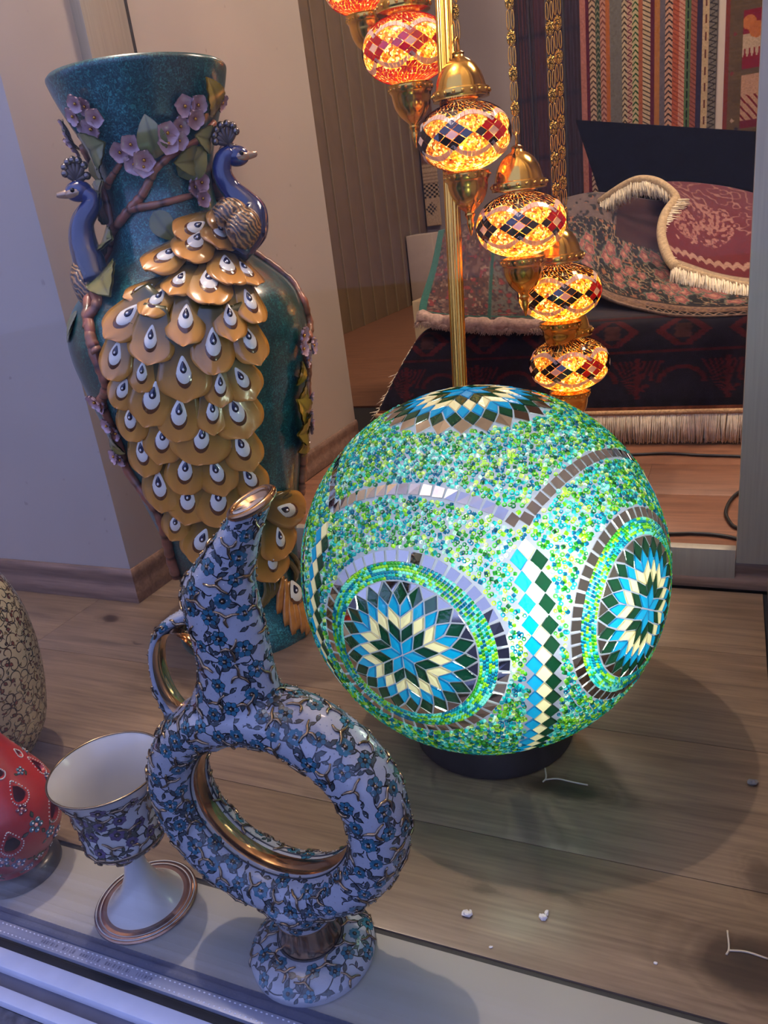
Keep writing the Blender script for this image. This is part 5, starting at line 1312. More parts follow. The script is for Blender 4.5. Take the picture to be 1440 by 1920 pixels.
def child(name, me, parent, loc=(0, 0, 0), kind=None):
    o = bpy.data.objects.new(name, me); col.objects.link(o); o.parent = parent; o.location = loc
    if kind: o['kind'] = kind
    return o
M_fil = NT('filament_bulb'); M_fil.p.inputs['Emission Color'].default_value = (1.0, 0.80, 0.48, 1); M_fil.p.inputs['Emission Strength'].default_value = 30.0; M_fil = M_fil.m
bulb_me = MB().ball((0, 0, -0.012), 0.009, 12, 8).mesh('bulb'); bulb_me.materials.append(M_fil)
yaws = [0.3, -1.12, -1.52, -1.38, -1.25, -1.72]
for q, S in enumerate(SHADES):
    sh = child('shade', shade_me, flamp, (S[0] - px0, S[1] - py0, S[2])); sh.rotation_euler = (0, 0, yaws[q])
    child('cap', cap, sh); child('finial', fin, sh); child('studs', stud_me, sh, kind='stuff'); child('loop', loop_me, sh); child('bulb', bulb_me, sh)
    child('clear_ribs', rib_me, sh, kind='stuff'); child('crown_tiles', crown_red if q in (0, 1) else crown_me, sh, kind='stuff'); q < 2 and child('crown_tiles', crownb_red, sh, kind='stuff')
    d = Vector((0 - S[0], 0 - S[1])).normalized()
    for k in range(ND):
        a = 2 * PI * k / ND + yaws[q]
        if math.cos(a) * d.x + math.sin(a) * d.y > -0.05:
            for kk, me, b_, ctr in small:
                if kk == k:
                    o = child('lozenge_tile', me, sh)
                    if q in (0, 1) and not ctr:
                        o.material_slots[0].link = 'OBJECT'; o.material_slots[0].material = M_ruby
        else: child('tiles_at_the_back', backs[k], sh, kind='stuff')
    z = zt + 0.0935 + 0.010
    top_z = 1.26 + 0.0 * q - S[2]
    ca = math.atan2(-d.x, d.y) - yaws[q]     # chain plates face the street roughly
    while z < top_z:
        o = child('chain_link', link_me, sh, (0, 0, z)); o.rotation_euler = (0, 0, ca + 0.2)
        z += 0.0255
        if z > top_z: break
        o = child('chain_plate', plate_me, sh, (0, 0, z)); o.rotation_euler = (0, 0, ca + 0.2 * math.sin(q * 2.1))
        z += 0.0255
    lo = lamp('shade_bulb_light', 'POINT', (0, 0, 0), 1.35, (1.0, 0.74, 0.42), 0.014); lo.parent = sh; lo.location = (0, 0, -0.012)
    # arm from the pole's head to the chain
    tp = Vector((S[0] - px0, S[1] - py0, 1.265)); pt = Vector(POLE[1]) - Vector((px0, py0, 0))
    path = catmull([tuple(pt), tuple(pt * 0.6 + tp * 0.4 + Vector((0, 0, 0.05))), tuple(pt * 0.15 + tp * 0.85 + Vector((0, 0, 0.035))), tuple(tp)], 14)
    o = obj('arm', MB().tube([tuple(p) for p in path], 0.005, 8).mesh('arm'), M_brass, flamp)
# fluted pole, base, finial
nf = 14; P0, P1 = Vector(POLE[0]) - Vector((px0, py0, 0)), Vector(POLE[1]) - Vector((px0, py0, 0))
V = []; F = []; m_ = nf * 4
for zf in (0.0, 1.0):
    c = P0.lerp(P1, zf)
    for i in range(m_):
        a = 2 * PI * i / m_; r_ = 0.0128 * (1 + 0.09 * math.cos(nf * a)); V.append(c + Vector((r_ * math.cos(a), r_ * math.sin(a), 0.02 if zf == 0 else 0)))
F = [(i, (i + 1) % m_, m_ + (i + 1) % m_, m_ + i) for i in range(m_)] + [tuple(range(m_, 2 * m_))]
me = MB().add(V, F).mesh('pole'); obj('pole', me, M_brass, flamp)
obj('base', MB().lathe([(0.0, 0.0), (0.125, 0.0), (0.130, 0.004), (0.128, 0.010), (0.100, 0.016), (0.045, 0.024), (0.025, 0.034), (0.018, 0.05), (0.0, 0.052)], 64).mesh('base'), M_brass, flamp)
# ================================================================== textiles: woven patterns are computed per knot
def fastgrid(name, P, Cc, m, parent=None, kind=None, thick=0.0):
    n, mm = P.shape[:2]; off = np.array(WLOC.get(parent.name, (0, 0, 0))) if parent is not None else np.zeros(3)
    V = (P - off).reshape(-1, 3)
    i, j = np.meshgrid(np.arange(n - 1), np.arange(mm - 1), indexing='ij'); a = (i * mm + j).ravel()
    Fc = np.stack([a, a + mm, a + mm + 1, a + 1], 1)
    C4 = np.ones((len(V), 4)); C4[:, :3] = Cc.reshape(-1, 3)
    if thick > 0:
        du = np.gradient(P, axis=0); dv = np.gradient(P, axis=1); nr = np.cross(du, dv); nr /= np.linalg.norm(nr, axis=2)[..., None] + 1e-12
        if nr[..., 2].mean() < 0 or (abs(nr[..., 2].mean()) < 0.1 and nr[..., 1].mean() > 0): nr = -nr
        W = (P - nr * thick - off).reshape(-1, 3); k = len(V)
        V = np.vstack([V, W]); C4 = np.vstack([C4, C4 * [0.8, 0.75, 0.7, 1]])
        Fb_ = Fc[:, ::-1] + k
        rim = []
        e = [(0, q, 0, q + 1) for q in range(mm - 1)] + [(n - 1, q + 1, n - 1, q) for q in range(mm - 1)] + [(q + 1, 0, q, 0) for q in range(n - 1)] + [(q, mm - 1, q + 1, mm - 1) for q in range(n - 1)]
        for i1, j1, i2, j2 in e:
            p_, q_ = i1 * mm + j1, i2 * mm + j2; rim.append((p_, q_, q_ + k, p_ + k))
        Fc = np.vstack([Fc, Fb_, np.array(rim)])
    me = bpy.data.meshes.new(name)
    me.vertices.add(len(V)); me.vertices.foreach_set('co', V.astype('f').ravel())
    me.loops.add(Fc.size); me.loops.foreach_set('vertex_index', Fc.astype('i').ravel())
    me.polygons.add(len(Fc)); me.polygons.foreach_set('loop_start', (np.arange(len(Fc)) * 4).astype('i'))
    me.update(calc_edges=True); me.polygons.foreach_set('use_smooth', [True] * len(Fc))
    at = me.color_attributes.new('Col', 'FLOAT_COLOR', 'POINT'); at.data.foreach_set('color', C4.astype('f').ravel()); me.validate()
    return obj(name, me, m, parent, kind)
def woven(name, rough=0.95, bump=0.5, bscale=900):
    return plain(name, (1, 1, 1), rough, vcol=True, noise=0.28, nscale=160, bump=bump, bscale=bscale, spec=0.15, sheen=0.15)
M_pile = woven('wool_pile'); M_flat = woven('flat_weave', bump=0.3, bscale=1400)
M_fringe = plain('cream_fringe', rgb(248, 232, 200), 0.9, noise=0.25, nscale=60, spec=0.1)
def vnoise(u, v, seed=0):
    """cheap value noise on arrays"""
    r = np.random.default_rng(seed).random((64, 64)); iu, iv = np.floor(u).astype(int), np.floor(v).astype(int); fu, fv = u - iu, v - iv
    fu = fu * fu * (3 - 2 * fu); fv = fv * fv * (3 - 2 * fv)
    g = lambda a, b: r[a % 64, b % 64]
    return (g(iu, iv) * (1 - fu) + g(iu + 1, iv) * fu) * (1 - fv) + (g(iu, iv + 1) * (1 - fu) + g(iu + 1, iv + 1) * fu) * fv
def setc(Cc, mask, c): Cc[mask] = c
# ---- dark rug draped over its front
dr = thing('dark_tribal_rug', 'dark navy and red tribal rug hanging down the front of the heap with cream fringe', 'rug', (0.0, 2.2, 0))
cols_x = [-0.74, -0.3, 0.15, 0.6, 1.06]; rows = [(2.86, 0.297, 0.0), (2.40, 0.297, 0.0), (2.06, 0.297, 0.0), (1.985, 0.286, 0.02), (1.955, 0.245, 0.05), (1.935, 0.17, 0.10), (1.915, 0.115, 0.13), (1.905, 0.082, 0.15)]
ctrl = [[(x - (sp_ * (1 - (x + 0.74) / 1.8)), y + 0.006 * math.sin(5 * x), z) for x in cols_x] for y, z, sp_ in rows]
P = patch(ctrl, 190, 330); U, Vv = np.meshgrid(np.linspace(0, 1, 190), np.linspace(0, 1, 330), indexing='ij')
X = P[..., 0]; Zf = P[..., 2]; s = np.cumsum(np.r_[0, np.linalg.norm(np.diff(P[:, 160], axis=0), axis=1)]); s = s[-1] - s; S_ = np.repeat(s[:, None], 330, 1)   # distance up from the hem
Cc = np.zeros(P.shape); navy, red_, brn = np.array(rgb(24, 20, 34)), np.array(rgb(76, 22, 26)), np.array(rgb(56, 30, 28)); Cc[:] = navy
per = 0.20; lx_ = (X + 0.10) % per - per / 2
# palmette fan motif
fan = np.abs(np.abs(lx_) - (S_ - 0.045) * 0.62); rep = ((np.abs(lx_) / 0.012 + S_ / 0.02).astype(int) % 2 == 0)
setc(Cc, (S_ > 0.045) & (S_ < 0.125) & (np.abs(lx_) < (S_ - 0.02) * 0.62) & (((np.arctan2(np.abs(lx_), S_ - 0.03) * 16).astype(int) % 2) == 0), red_)
setc(Cc, (np.abs(lx_) < 0.006) & (S_ > 0.03) & (S_ < 0.13), red_)
arc = np.abs(np.hypot(np.abs(lx_) - per / 2, (S_ - 0.07) * 1.3) - 0.05); setc(Cc, (arc < 0.006) & (S_ > 0.07), red_ * 0.9)
ly_ = (X + 0.02) % 0.16 - 0.08
setc(Cc, (S_ > 0.16) & (S_ < 0.235) & (np.abs(ly_) + np.abs(S_ - 0.198) * 1.2 < 0.062), red_); setc(Cc, (S_ > 0.16) & (S_ < 0.235) & (np.abs(ly_) + np.abs(S_ - 0.198) * 1.2 < 0.040), navy); setc(Cc, (S_ > 0.16) & (S_ < 0.235) & (np.maximum(np.abs(ly_), np.abs(S_ - 0.198)) < 0.018), brn * 1.3)
setc(Cc, ((S_ > 0.245) & (S_ < 0.40)) & (((S_ / 0.011).astype(int) % 2) == 0) & (vnoise(X * 12, S_ * 60, 3) > 0.35), brn); setc(Cc, (np.abs(S_ - 0.148) < 0.004) | (np.abs(S_ - 0.243) < 0.003), red_ * 0.8)
setc(Cc, (S_ < 0.012), np.array(rgb(120, 66, 40))); setc(Cc, (S_ > 0.012) & (S_ < 0.03) & (((X / 0.02).astype(int) % 2) == 0), navy * 0.5)
Cc *= (0.46 + 0.34 * vnoise(X * 80, S_ * 80, 5))[..., None]
fastgrid('woven_field', P, Cc, M_pile, dr, thick=0.006)
fr_mb = MB(); rr = random.Random(3); hem = P[-1]
for q in range(0, 329):
    for t in range(7):
        p = hem[q] + (hem[min(q + 1, 329)] - hem[q]) * rr.random()
        dx, dy = rr.uniform(-0.006, 0.006), rr.uniform(-0.012, 0.004); zb_ = rr.uniform(0.003, 0.010)
        fr_mb.tube([(p[0], p[1], p[2] + 0.002), (p[0] + dx * 0.4, p[1] + dy * 0.5 - 0.002, p[2] * 0.6), (p[0] + dx, p[1] + dy, zb_)], [0.0017, 0.0017, 0.0012], 3)
obj('fringe', fr_mb, M_fringe, dr, 'stuff')
bk_ = np.stack([hem + np.array([0, 0.006, 0.004]), hem * np.array([1, 1, 0]) + np.array([0, 0.004, 0.012])], 0)
obj('added_fringe_backing', MB().grid(bk_), M_fringe, dr)  # cream strip added behind the strands to make the fringe look lighter
obj('braided_hem', MB().tube([tuple(p + np.array([0, -0.002, -0.002])) for p in hem[::3]], 0.006, 8), plain('braid', rgb(186, 150, 108), 0.9, noise=0.4, nscale=220, bump=0.6, bscale=260), dr)
side = MB()
for q in range(95, 188, 2):      # loose threads at the left edge
    if rr.random() < 0.5:
        p = P[q, 0]; side.tube([tuple(p), (p[0] - rr.uniform(0.005, 0.025), p[1] - 0.004, p[2] - rr.uniform(0.0, 0.03))], [0.0012, 0.0007], 3)
obj('loose_threads', side, M_fringe, dr, 'stuff')
# ---- dusty pink rug with teal edge
pk = thing('pink_rug', 'faded pink rug with teal border rising behind the brass pole', 'rug', (-0.6, 2.25, 0.29))
P = patch(RUG_PINK, 120, 130); U, Vv = np.meshgrid(np.linspace(0, 1, 120), np.linspace(0, 1, 130), indexing='ij')
Cc = np.zeros(P.shape); Cc[:] = rgb(84, 50, 44)
n1 = vnoise(Vv * 34, U * 34, 11); n2 = vnoise(Vv * 60, U * 60, 12)
setc(Cc, n1 > 0.66, np.array(rgb(112, 80, 68))); setc(Cc, n2 > 0.74, np.array(rgb(52, 40, 48))); setc(Cc, (n1 < 0.24), np.array(rgb(130, 44, 46))); setc(Cc, (n2 < 0.16), np.array(rgb(150, 122, 104)))
setc(Cc, (Vv > 0.50) & (n1 > 0.40) & (n2 < 0.6), np.array(rgb(96, 92, 84)))
teal = np.array(rgb(40, 104, 92)); setc(Cc, Vv < 0.055, teal); setc(Cc, (np.abs(U - 0.86) < 0.018), teal * 0.8); setc(Cc, (np.abs(Vv - 0.52) < 0.010), teal * 0.6); setc(Cc, (U > 0.93), np.array(rgb(150, 124, 112)))
Cc *= 0.60
fastgrid('woven_field', P, Cc, M_pile, pk, thick=0.008)
ed = P[-1]; roll = MB(); roll.tube([tuple(p + np.array([0, -0.004, -0.004 + 0.003 * math.sin(i)])) for i, p in enumerate(ed[::4])], [0.017 + 0.003 * math.sin(i * 1.7) for i in range(len(ed[::4]))], 10)
obj('rolled_edge', roll, plain('wool_fringe', rgb(168, 140, 124), 0.95, noise=0.35, nscale=110, bump=0.9, bscale=300), pk)
ff = MB()
for q in range(0, 130):
    for t in range(5):
        p = ed[q]; a = rr.uniform(-0.5, 1.2); ff.tube([(p[0] + rr.uniform(-.004, .004), p[1] - 0.014, p[2] - 0.006), (p[0] + rr.uniform(-0.012, 0.012), p[1] - 0.022, p[2] - 0.016 - rr.uniform(0, 0.012))], [0.0014, 0.0007], 3)
obj('fringe', ff, plain('wool_fringe', rgb(168, 140, 124), 0.95), pk, 'stuff')
# ---- floral rug
fo_ = thing('floral_rug', 'dark floral rug with pink roses and beige border folded on the heap', 'rug', (-0.2, 2.35, 0.29))
P = patch(RUG_FLORAL, 150, 190); U, Vv = np.meshgrid(np.linspace(0, 1, 150), np.linspace(0, 1, 190), indexing='ij')
P[..., 2] += 0.010 * np.sin(Vv * 9 + U * 3) * (1 - U)
Cc = np.zeros(P.shape); Cc[:] = rgb(26, 26, 32)
n1 = vnoise(Vv * 46, U * 34, 21); n2 = vnoise(Vv * 26 + 7, U * 20, 22); n3 = vnoise(Vv * 70, U * 52, 23)
setc(Cc, np.abs(n1 - 0.5) < 0.038, np.array(rgb(168, 138, 104))); setc(Cc, np.abs(n2 - 0.55) < 0.028, np.array(rgb(128, 112, 88))); setc(Cc, (n3 > 0.80), np.array(rgb(146, 92, 62)))
g = np.random.default_rng(9)
for _ in range(46):
    cl_v = g.choice([0.12, 0.38, 0.62, 0.86]); cu, cv, rr_ = g.uniform(0.34, 0.72), cl_v + g.normal() * 0.06, g.uniform(0.022, 0.040)
    d_ = np.hypot((U - cu) * 0.9, (Vv - cv) * 1.0); a_ = np.arctan2(U - cu, Vv - cv); dd = d_ / (rr_ * (1 + 0.16 * np.cos(5 * a_ + cu * 9)))
    setc(Cc, dd < 1.25, np.array(rgb(92, 104, 88))); setc(Cc, dd < 1.0, np.array(rgb(176, 108, 98))); setc(Cc, (dd < 0.8) & (dd > 0.62), np.array(rgb(136, 70, 66))); setc(Cc, dd < 0.35, np.array(rgb(196, 136, 112)))
setc(Cc, (U < 0.30) & (Vv > 0.35) & (Vv < 0.8), np.array(rgb(62, 24, 20))); setc(Cc, (U < 0.22) & (Vv < 0.35) & (n1 > 0.35), np.array(rgb(112, 92, 86)))
bg_ = U > 0.765
setc(Cc, bg_, np.array(rgb(150, 116, 92))); setc(Cc, bg_ & (np.abs(np.sin(Vv * 46)) * 0.5 + np.abs(U - 0.84) * 12 < 0.42) & (np.abs(np.sin(Vv * 46)) * 0.5 + np.abs(U - 0.84) * 12 > 0.30), np.array(rgb(92, 70, 84))); setc(Cc, np.abs(U - 0.772) < 0.008, np.array(rgb(52, 40, 40)))
zg = np.abs(((Vv * 22) % 1) - 0.5) * 2; bz = (U > 0.90) & (Vv > 0.45); setc(Cc, bz, np.array(rgb(40, 38, 42))); setc(Cc, bz & (np.abs(zg * 0.07 + 0.912 - U) < 0.014), np.array(rgb(170, 140, 116))); setc(Cc, (U > 0.985), np.array(rgb(168, 140, 118)))
Cc *= (0.5 + 0.3 * n3)[..., None]
fastgrid('woven_field', P, Cc, M_pile, fo_, thick=0.010)
# ---- red rug with heavy cream fringe
rd = thing('red_rug', 'crimson floral rug with knotted cream fringe on top of the heap', 'rug', (0.0, 2.5, 0.29))
P = patch(RUG_RED, 150, 150); U, Vv = np.meshgrid(np.linspace(0, 1, 150), np.linspace(0, 1, 150), indexing='ij')
P[..., 2] += 0.012 * np.sin(Vv * 7 + 1) * np.sin(U * 3.1)
Cc = np.zeros(P.shape); Cc[:] = rgb(112, 20, 32); n1 = vnoise(Vv * 40, U * 40, 31); n2 = vnoise(Vv * 22, U * 22 + 3, 32); n3 = vnoise(Vv * 80, U * 80, 33)
pinkc = np.array(rgb(176, 118, 104)); med = np.hypot((U - 0.52) * 1.3, Vv - 0.38)
setc(Cc, (med < 0.30) & (n1 > 0.46), pinkc); setc(Cc, (med < 0.30) & (n1 > 0.46) & (n3 > 0.72), np.array(rgb(140, 60, 60))); setc(Cc, (med >= 0.30) & (U < 0.62) & (np.abs(n2 - 0.5) < 0.07), pinkc * 0.9); setc(Cc, (U > 0.62) & (np.abs(n2 - 0.5) < 0.02), np.array(rgb(100, 20, 32)))
setc(Cc, (np.abs(U - 0.90 + 0.03 * np.abs(np.sin(Vv * 40))) < 0.022), np.array(rgb(186, 140, 120))); setc(Cc, (U > 0.965), np.array(rgb(196, 170, 138))); setc(Cc, (Vv < 0.03), np.array(rgb(190, 160, 124)))
for (cu, cv, du, dv) in ((0.30, 0.25, 0.25, -0.12), (0.75, 0.28, -0.22, 0.12), (0.45, 0.05, 0.3, 0.1)):
    t_ = np.clip(((U - cu) * du + (Vv - cv) * dv) / (du * du + dv * dv), 0, 1); setc(Cc, np.hypot(U - cu - t_ * du - 0.04 * np.sin(PI * t_), Vv - cv - t_ * dv) < 0.012, np.array(rgb(186, 132, 112)))
Cc *= 0.62
fastgrid('woven_field', P, Cc, M_pile, rd, thick=0.010)
def fringe(path, dirs, L, n, rad, name='fringe'):
    Q = catmull(path, n); mb = MB()
    for i in range(n):
        f = i / (n - 1); d_ = np.array(dirs[0]) * (1 - f) + np.array(dirs[1]) * f
        for t in range(4):
            p = Q[i] + np.array([rr.uniform(-.004, .004), rr.uniform(-.006, .004), rr.uniform(-.003, .003)]); j = np.array([rr.uniform(-.3, .3), rr.uniform(-.3, .3), rr.uniform(-.3, .3)])
            m1 = p + d_ * L * 0.5 + j * L * 0.25 + np.array([0, -0.006, 0]); m2 = p + d_ * L * rr.uniform(0.8, 1.1) + j * L * 0.5
            mb.tube([tuple(p), tuple(m1), tuple(m2)], [rad, rad * 0.9, rad * 0.5], 3)
    obj(name, mb, M_fringe, rd, 'stuff')
fringe(FRINGE_ARCH, ((0.1, -0.4, -0.9), (0.25, -0.3, -0.9)), 0.050, 120, 0.0024)
fringe(FRINGE_SIDE, ((0.9, -0.2, -0.2), (0.7, -0.4, -0.5)), 0.042, 110, 0.0022)
fringe(FRINGE_FRONT, ((0.0, -0.35, -0.9), (0.0, -0.35, -0.9)), 0.050, 150, 0.0024)
for nm, pth, r_ in (('braided_edge', FRINGE_ARCH, 0.012), ('braided_edge', FRINGE_SIDE, 0.013), ('braided_edge', FRINGE_FRONT, 0.007)):
    obj(nm, MB().tube([tuple(p) for p in catmull(pth, 40)], r_, 10), plain('braid_cream', rgb(186, 160, 122), 0.9, noise=0.3, nscale=140, bump=0.8, bscale=240), rd)
# ---- black board behind the heap
B4 = [Vector(p) for p in BLACK_BOARD]
bb = MB().add([p + Vector((0, -0.015, 0)) for p in B4] + [p + Vector((0, 0.015, 0)) for p in B4], [(3, 2, 1, 0), (4, 5, 6, 7), (0, 1, 5, 4), (1, 2, 6, 5), (2, 3, 7, 6), (3, 0, 4, 7)])
bt = thing('black_screen', 'black folding screen standing behind the heap of rugs', 'screen', (0.0, 3.4, 0))
obj('panel', bb, plain('black_lacquer', rgb(13, 9, 8), 0.8, noise=0.2, spec=0.1), bt, auto=False)
for x in (-0.34, 0.36): obj('leg', MB().bevbox(x, x + 0.05, 3.38, 3.42, 0.0, 0.36, 0.002), plain('black_lacquer', rgb(18, 15, 17), 0.45), bt, auto=30)
# ---- striped kilim on the back wall
ki = thing('striped_kilim', 'kilim with many narrow coloured stripes hanging on the back wall', 'rug', ((KILIM_X[0] + KILIM_X[1]) / 2, 5.36, 0.45))
NX, NZ = 270, 420; U, Vv = np.meshgrid(np.linspace(0, 1, NZ), np.linspace(0, 1, NX), indexing='ij'); zt_, zb2 = 1.95, 0.45
P = np.stack([KILIM_X[0] + (KILIM_X[1] - KILIM_X[0]) * Vv, 5.365 + 0.004 * np.sin(Vv * 30), zt_ + (zb2 - zt_) * U], 2)
ST = [(0, 15, (96, 100, 62), None), (15, 60, (164, 104, 88), None), (60, 82, (82, 26, 40), None), (82, 126, (176, 146, 116), 'ch', (70, 50, 44)), (126, 158, (46, 62, 48), 'ch', (120, 116, 90)), (158, 192, (170, 120, 98), 'ch', (110, 60, 50)), (192, 222, (160, 92, 40), None), (222, 300, (104, 100, 92), None),
      (300, 335, (176, 156, 124), 'ch', (60, 46, 44)), (335, 370, (172, 140, 116), 'zz', (90, 24, 50)), (370, 408, (176, 160, 120), 'ch', (30, 70, 34)), (408, 436, (150, 84, 56), None), (436, 486, (180, 156, 122), 'br', (60, 48, 42)), (486, 514, (84, 28, 40), None), (514, 548, (158, 104, 44), None), (548, 582, (96, 88, 92), None),
      (582, 626, (184, 140, 112), 'ch', (50, 40, 44)), (626, 668, (166, 84, 52), 'br', (130, 60, 40)), (668, 704, (186, 134, 108), 'br', (150, 80, 66)), (704, 742, (82, 102, 62), 'dk', (24, 36, 26)), (742, 780, (146, 84, 60), 'br', (110, 56, 40)), (780, 814, (50, 42, 60), None), (814, 852, (182, 156, 118), 'da', (96, 52, 40)), (852, 905, (112, 104, 92), 'zz', (50, 46, 46))]
Cc = np.zeros(P.shape); T = Vv * 905; Zp = P[..., 2]
for s in ST:
    m0 = (T >= s[0]) & (T < s[1]); Cc[m0] = rgb(*s[2])
    if s[3]:
        f = (T - s[0]) / (s[1] - s[0]); c2 = np.array(rgb(*s[4])); p_ = 0.030
        if s[3] == 'ch': k = ((Zp / p_ + np.abs(f - 0.5) * 1.2) % 1) < 0.38
        elif s[3] == 'br': k = ((Zp / (p_ * 0.8) + f * 1.1) % 1) < 0.30
        elif s[3] == 'zz': k = np.abs(np.abs(((Zp / p_) % 1) - 0.5) * 1.7 + 0.08 - f) < 0.18
        elif s[3] == 'dk': k = (np.abs(f - 0.5) < 0.16) & (((Zp / 0.05) % 1) < 0.8)
        else: k = (np.abs(f - 0.5) < 0.14) & (((Zp / 0.085) % 1) < 0.5)
        Cc[m0 & k] = c2
Cc *= (0.85 + 0.3 * vnoise(Vv * 130, U * 200, 41))[..., None]
fastgrid('woven_field', P, Cc, M_flat, ki, thick=0.004)
# ---- green pictorial kilim
gk = thing('green_kilim', 'olive green pictorial kilim with red and cream figures at the right edge', 'rug', (0.2, 5.36, 0.45))
U, Vv = np.meshgrid(np.linspace(0, 1, 300), np.linspace(0, 1, 150), indexing='ij')
P = np.stack([KILIM2_X[0] + (KILIM2_X[1] - KILIM2_X[0]) * Vv, np.full(U.shape, 5.37), 1.95 + (0.45 - 1.95) * U], 2); X, Z = P[..., 0], P[..., 2]
Cc = np.zeros(P.shape); Cc[:] = rgb(96, 78, 46); Cc *= (0.8 + 0.4 * vnoise(X * 14, Z * 160, 51))[..., None]
setc(Cc, (Vv < 0.035), np.array(rgb(120, 52, 36)))
g = np.random.default_rng(5)
for _ in range(90):
    cx, cz = g.uniform(KILIM2_X[0] + 0.04, KILIM2_X[1]), g.uniform(0.5, 1.9); setc(Cc, (np.abs(X - cx) + np.abs(Z - cz) < 0.012), np.array(rgb(*[(180, 150, 120), (126, 54, 44), (40, 36, 34)][g.integers(3)])))
for q, (fx, z1, z0) in enumerate(KFIG):
    h = z1 - z0; fx += 0.0
    box_ = (X > fx) & (X < fx + 0.16) & (Z > z0) & (Z < z1)
    if q == 0:
        setc(Cc, box_, np.array(rgb(130, 28, 36))); w_ = box_ & (Z < z0 + 0.60 * h) & (Z > z0 + 0.22 * h) & (np.sin(X * 260) * 0.03 + Z > z0 + 0.26 * h); setc(Cc, w_, np.array(rgb(186, 160, 132)))
        setc(Cc, box_ & (np.hypot((X - fx - 0.03) * 1.0, Z - z0 - 0.80 * h) < 0.035), np.array(rgb(190, 112, 50))); setc(Cc, box_ & (np.hypot((X - fx - 0.07), Z - z0 - 0.66 * h) < 0.04), np.array(rgb(180, 104, 44)))
    else:
        setc(Cc, box_, np.array(rgb(182, 140, 112))); setc(Cc, box_ & (np.abs(((X * 1.2 + Z) / 0.045) % 1 - 0.5) < 0.16) & (Z < z0 + 0.62 * h), np.array(rgb(110, 30, 36))); setc(Cc, box_ & (Z < z0 + 0.15 * h), np.array(rgb(110, 34, 40)))
fastgrid('woven_field', P, Cc, M_flat, gk, thick=0.004)
# pale cloth showing between the two kilims
tag(obj('white_cloth', MB().bevbox(KILIM_X[1] - 0.05, KILIM2_X[0] + 0.05, 5.378, 5.388, 0.45, 1.95, 0.002), plain('white_cotton', rgb(206, 190, 178), 0.85, noise=0.05)), 'narrow white cloth showing between the two kilims', 'cloth')
# ---- dark hanging rugs beside the kilim: four folds, one thing each
dx = np.linspace(DARK_X[0], DARK_X[1] + 0.02, 5); dc = [(52, 40, 44), (74, 44, 40), (58, 36, 44), (48, 30, 32)]
dl = ['charcoal brown rug hanging next to the grey wall', 'rust brown rug hanging second from the grey wall', 'plum brown rug hanging third from the grey wall', 'dark maroon rug hanging next to the striped kilim']
for q in range(4):
    hg = thing('hanging_rug', dl[q], 'rug', ((dx[q] + dx[q + 1]) / 2, 5.34, 0.45), 'dark rugs hanging on the back wall')
    U, Vv = np.meshgrid(np.linspace(0, 1, 60), np.linspace(0, 1, 26), indexing='ij')
    P = np.stack([dx[q] + 0.004 + (dx[q + 1] - dx[q] - 0.008) * Vv, 5.33 - 0.02 * np.sin(PI * Vv) + 0.008 * np.sin(Vv * 12 + q), 1.98 - 1.52 * U], 2)
    Cc = np.zeros(P.shape); Cc[:] = rgb(*dc[q]); setc(Cc, (((Vv * 5 + q) % 1) < 0.22), np.array(rgb(*dc[(q + 1) % 4])) * 1.3); setc(Cc, ((U * 9 % 1) < 0.08), np.array(rgb(40, 30, 38))); Cc *= (0.75 + 0.5 * vnoise(Vv * 20, U * 60, 60 + q))[..., None]
    fastgrid('woven_field', P, Cc, M_flat, hg, thick=0.012)
# ---- checked textile, plinth and carton by the far corner
ck = thing('checked_textile', 'small cream textile with a black checked band in the far corner', 'textile', ((CHECK[0][0] + CHECK[1][0]) / 2, 5.37, CHECK[5]))
x0, x1 = -1.935, CHECK[1][0]; U, Vv = np.meshgrid(np.linspace(0, 1, 130), np.linspace(0, 1, 60), indexing='ij'); zt3, zb3 = CHECK[2] + 0.5, CHECK[5]
P = np.stack([x0 + (x1 - x0) * Vv, np.full(U.shape, 5.36), zt3 + (zb3 - zt3) * U], 2); X, Z = P[..., 0], P[..., 2]
Cc = np.zeros(P.shape); Cc[:] = rgb(196, 168, 132); setc(Cc, (Z < CHECK[3]) & (Z > CHECK[4]) & ((((X / 0.017).astype(int) + (Z / 0.015).astype(int)) % 2) == 0), np.array(rgb(34, 30, 32)))
setc(Cc, (Z > CHECK[2] - 0.01), np.array(rgb(120, 86, 70))); setc(Cc, (Z > CHECK[3]) & (((Z / 0.02) % 1) < 0.3) & (Z < CHECK[2]), np.array(rgb(150, 124, 98)))
cz = (CHECK[4] + CHECK[5]) / 2 + 0.02; setc(Cc, (np.abs(X - x0 - 0.045) + np.abs(Z - cz) < 0.045) & ((((X / 0.014).astype(int) + (Z / 0.014).astype(int)) % 2) == 0), np.array(rgb(34, 30, 32)))
fastgrid('woven_field', P, Cc, M_flat, ck, thick=0.02)
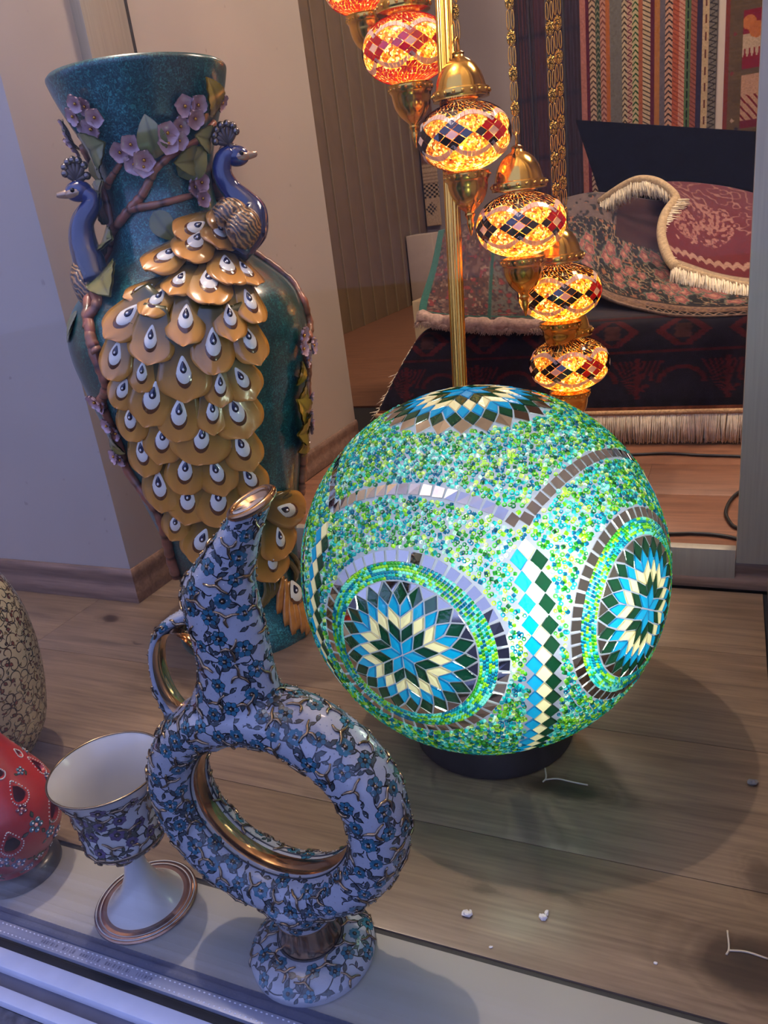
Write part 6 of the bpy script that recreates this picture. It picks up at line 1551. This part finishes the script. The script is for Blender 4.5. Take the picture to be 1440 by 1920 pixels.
tag(obj('plinth', MB().bevbox(-1.94, PLINTH[1][0], 4.95, 5.15, 0.0, PLINTH[0][2], 0.004), plain('plinth_paint', rgb(202, 186, 172), 0.6, noise=0.05)), 'small white plinth under the checked textile', 'plinth')
tag(obj('carton', MB().bevbox(CREAM_BOX[0][0], CREAM_BOX[0][0] + 0.17, 2.35, 2.6, 0.0, CREAM_BOX[0][2], 0.003), plain('carton_board', rgb(190, 162, 122), 0.7, noise=0.08)), 'pale carton standing behind the pink rug', 'box')

# ================================================================== small things
M_cable = plain('black_cable', rgb(16, 15, 16), 0.5)
for nm, pth, lb in (('power_cable', CABLE_A, 'thin black cable lying along the rug fringe'), ('power_cable', CABLE_B, 'black cable lying just behind the metal rail'), ('power_cable', CABLE_C, 'black cable curving in a loop near the metal stile')):
    tag(obj(nm, MB().tube([tuple(p) for p in catmull(pth, 40)], 0.0034, 8), M_cable), lb, 'cable')
M_crumb = plain('plaster_crumb', rgb(220, 214, 206), 0.8)
cl_ = ['broad white plaster crumb on the floor near the ewer', 'upright white plaster crumb on the floor below the globe lamp', 'grey chip on the floor by the right wall', 'tiny white speck on the floor near the large knot', 'tiny white speck beside the pale window board']
for q, p in enumerate(CRUMBS):
    mb = MB(); s_ = (0.0042, 0.0036, 0.0046, 0.0014, 0.0014)[q]; r_ = random.Random(40 + q)
    mb.ball((p[0], p[1], s_ * 0.55), s_, 8, 6, None, (1.1, 0.8, 0.6)); mb.ball((p[0] + s_ * 0.7, p[1] + (s_ * (1.5 if q == 1 else 0.4)), s_ * 0.5), s_ * 0.7, 7, 5, None, (0.8, 1.1 if q == 1 else .9, 0.6))
    mb.v = [(x + r_.uniform(-.18, .18) * s_, y + r_.uniform(-.18, .18) * s_, max(0.0001, z + r_.uniform(-.18, .18) * s_)) for x, y, z in mb.v]
    tag(obj('floor_crumb', mb, plain('stone_chip', rgb(120, 118, 120), 0.8) if q == 2 else M_crumb, auto=False), cl_[q], 'crumb')
for pth in SPLITS:
    o = obj('filled_split', MB().tube([tuple(p) for p in catmull(pth, 10)], 0.0009, 5), plain('split_filler', rgb(178, 166, 150), 0.7), floor)
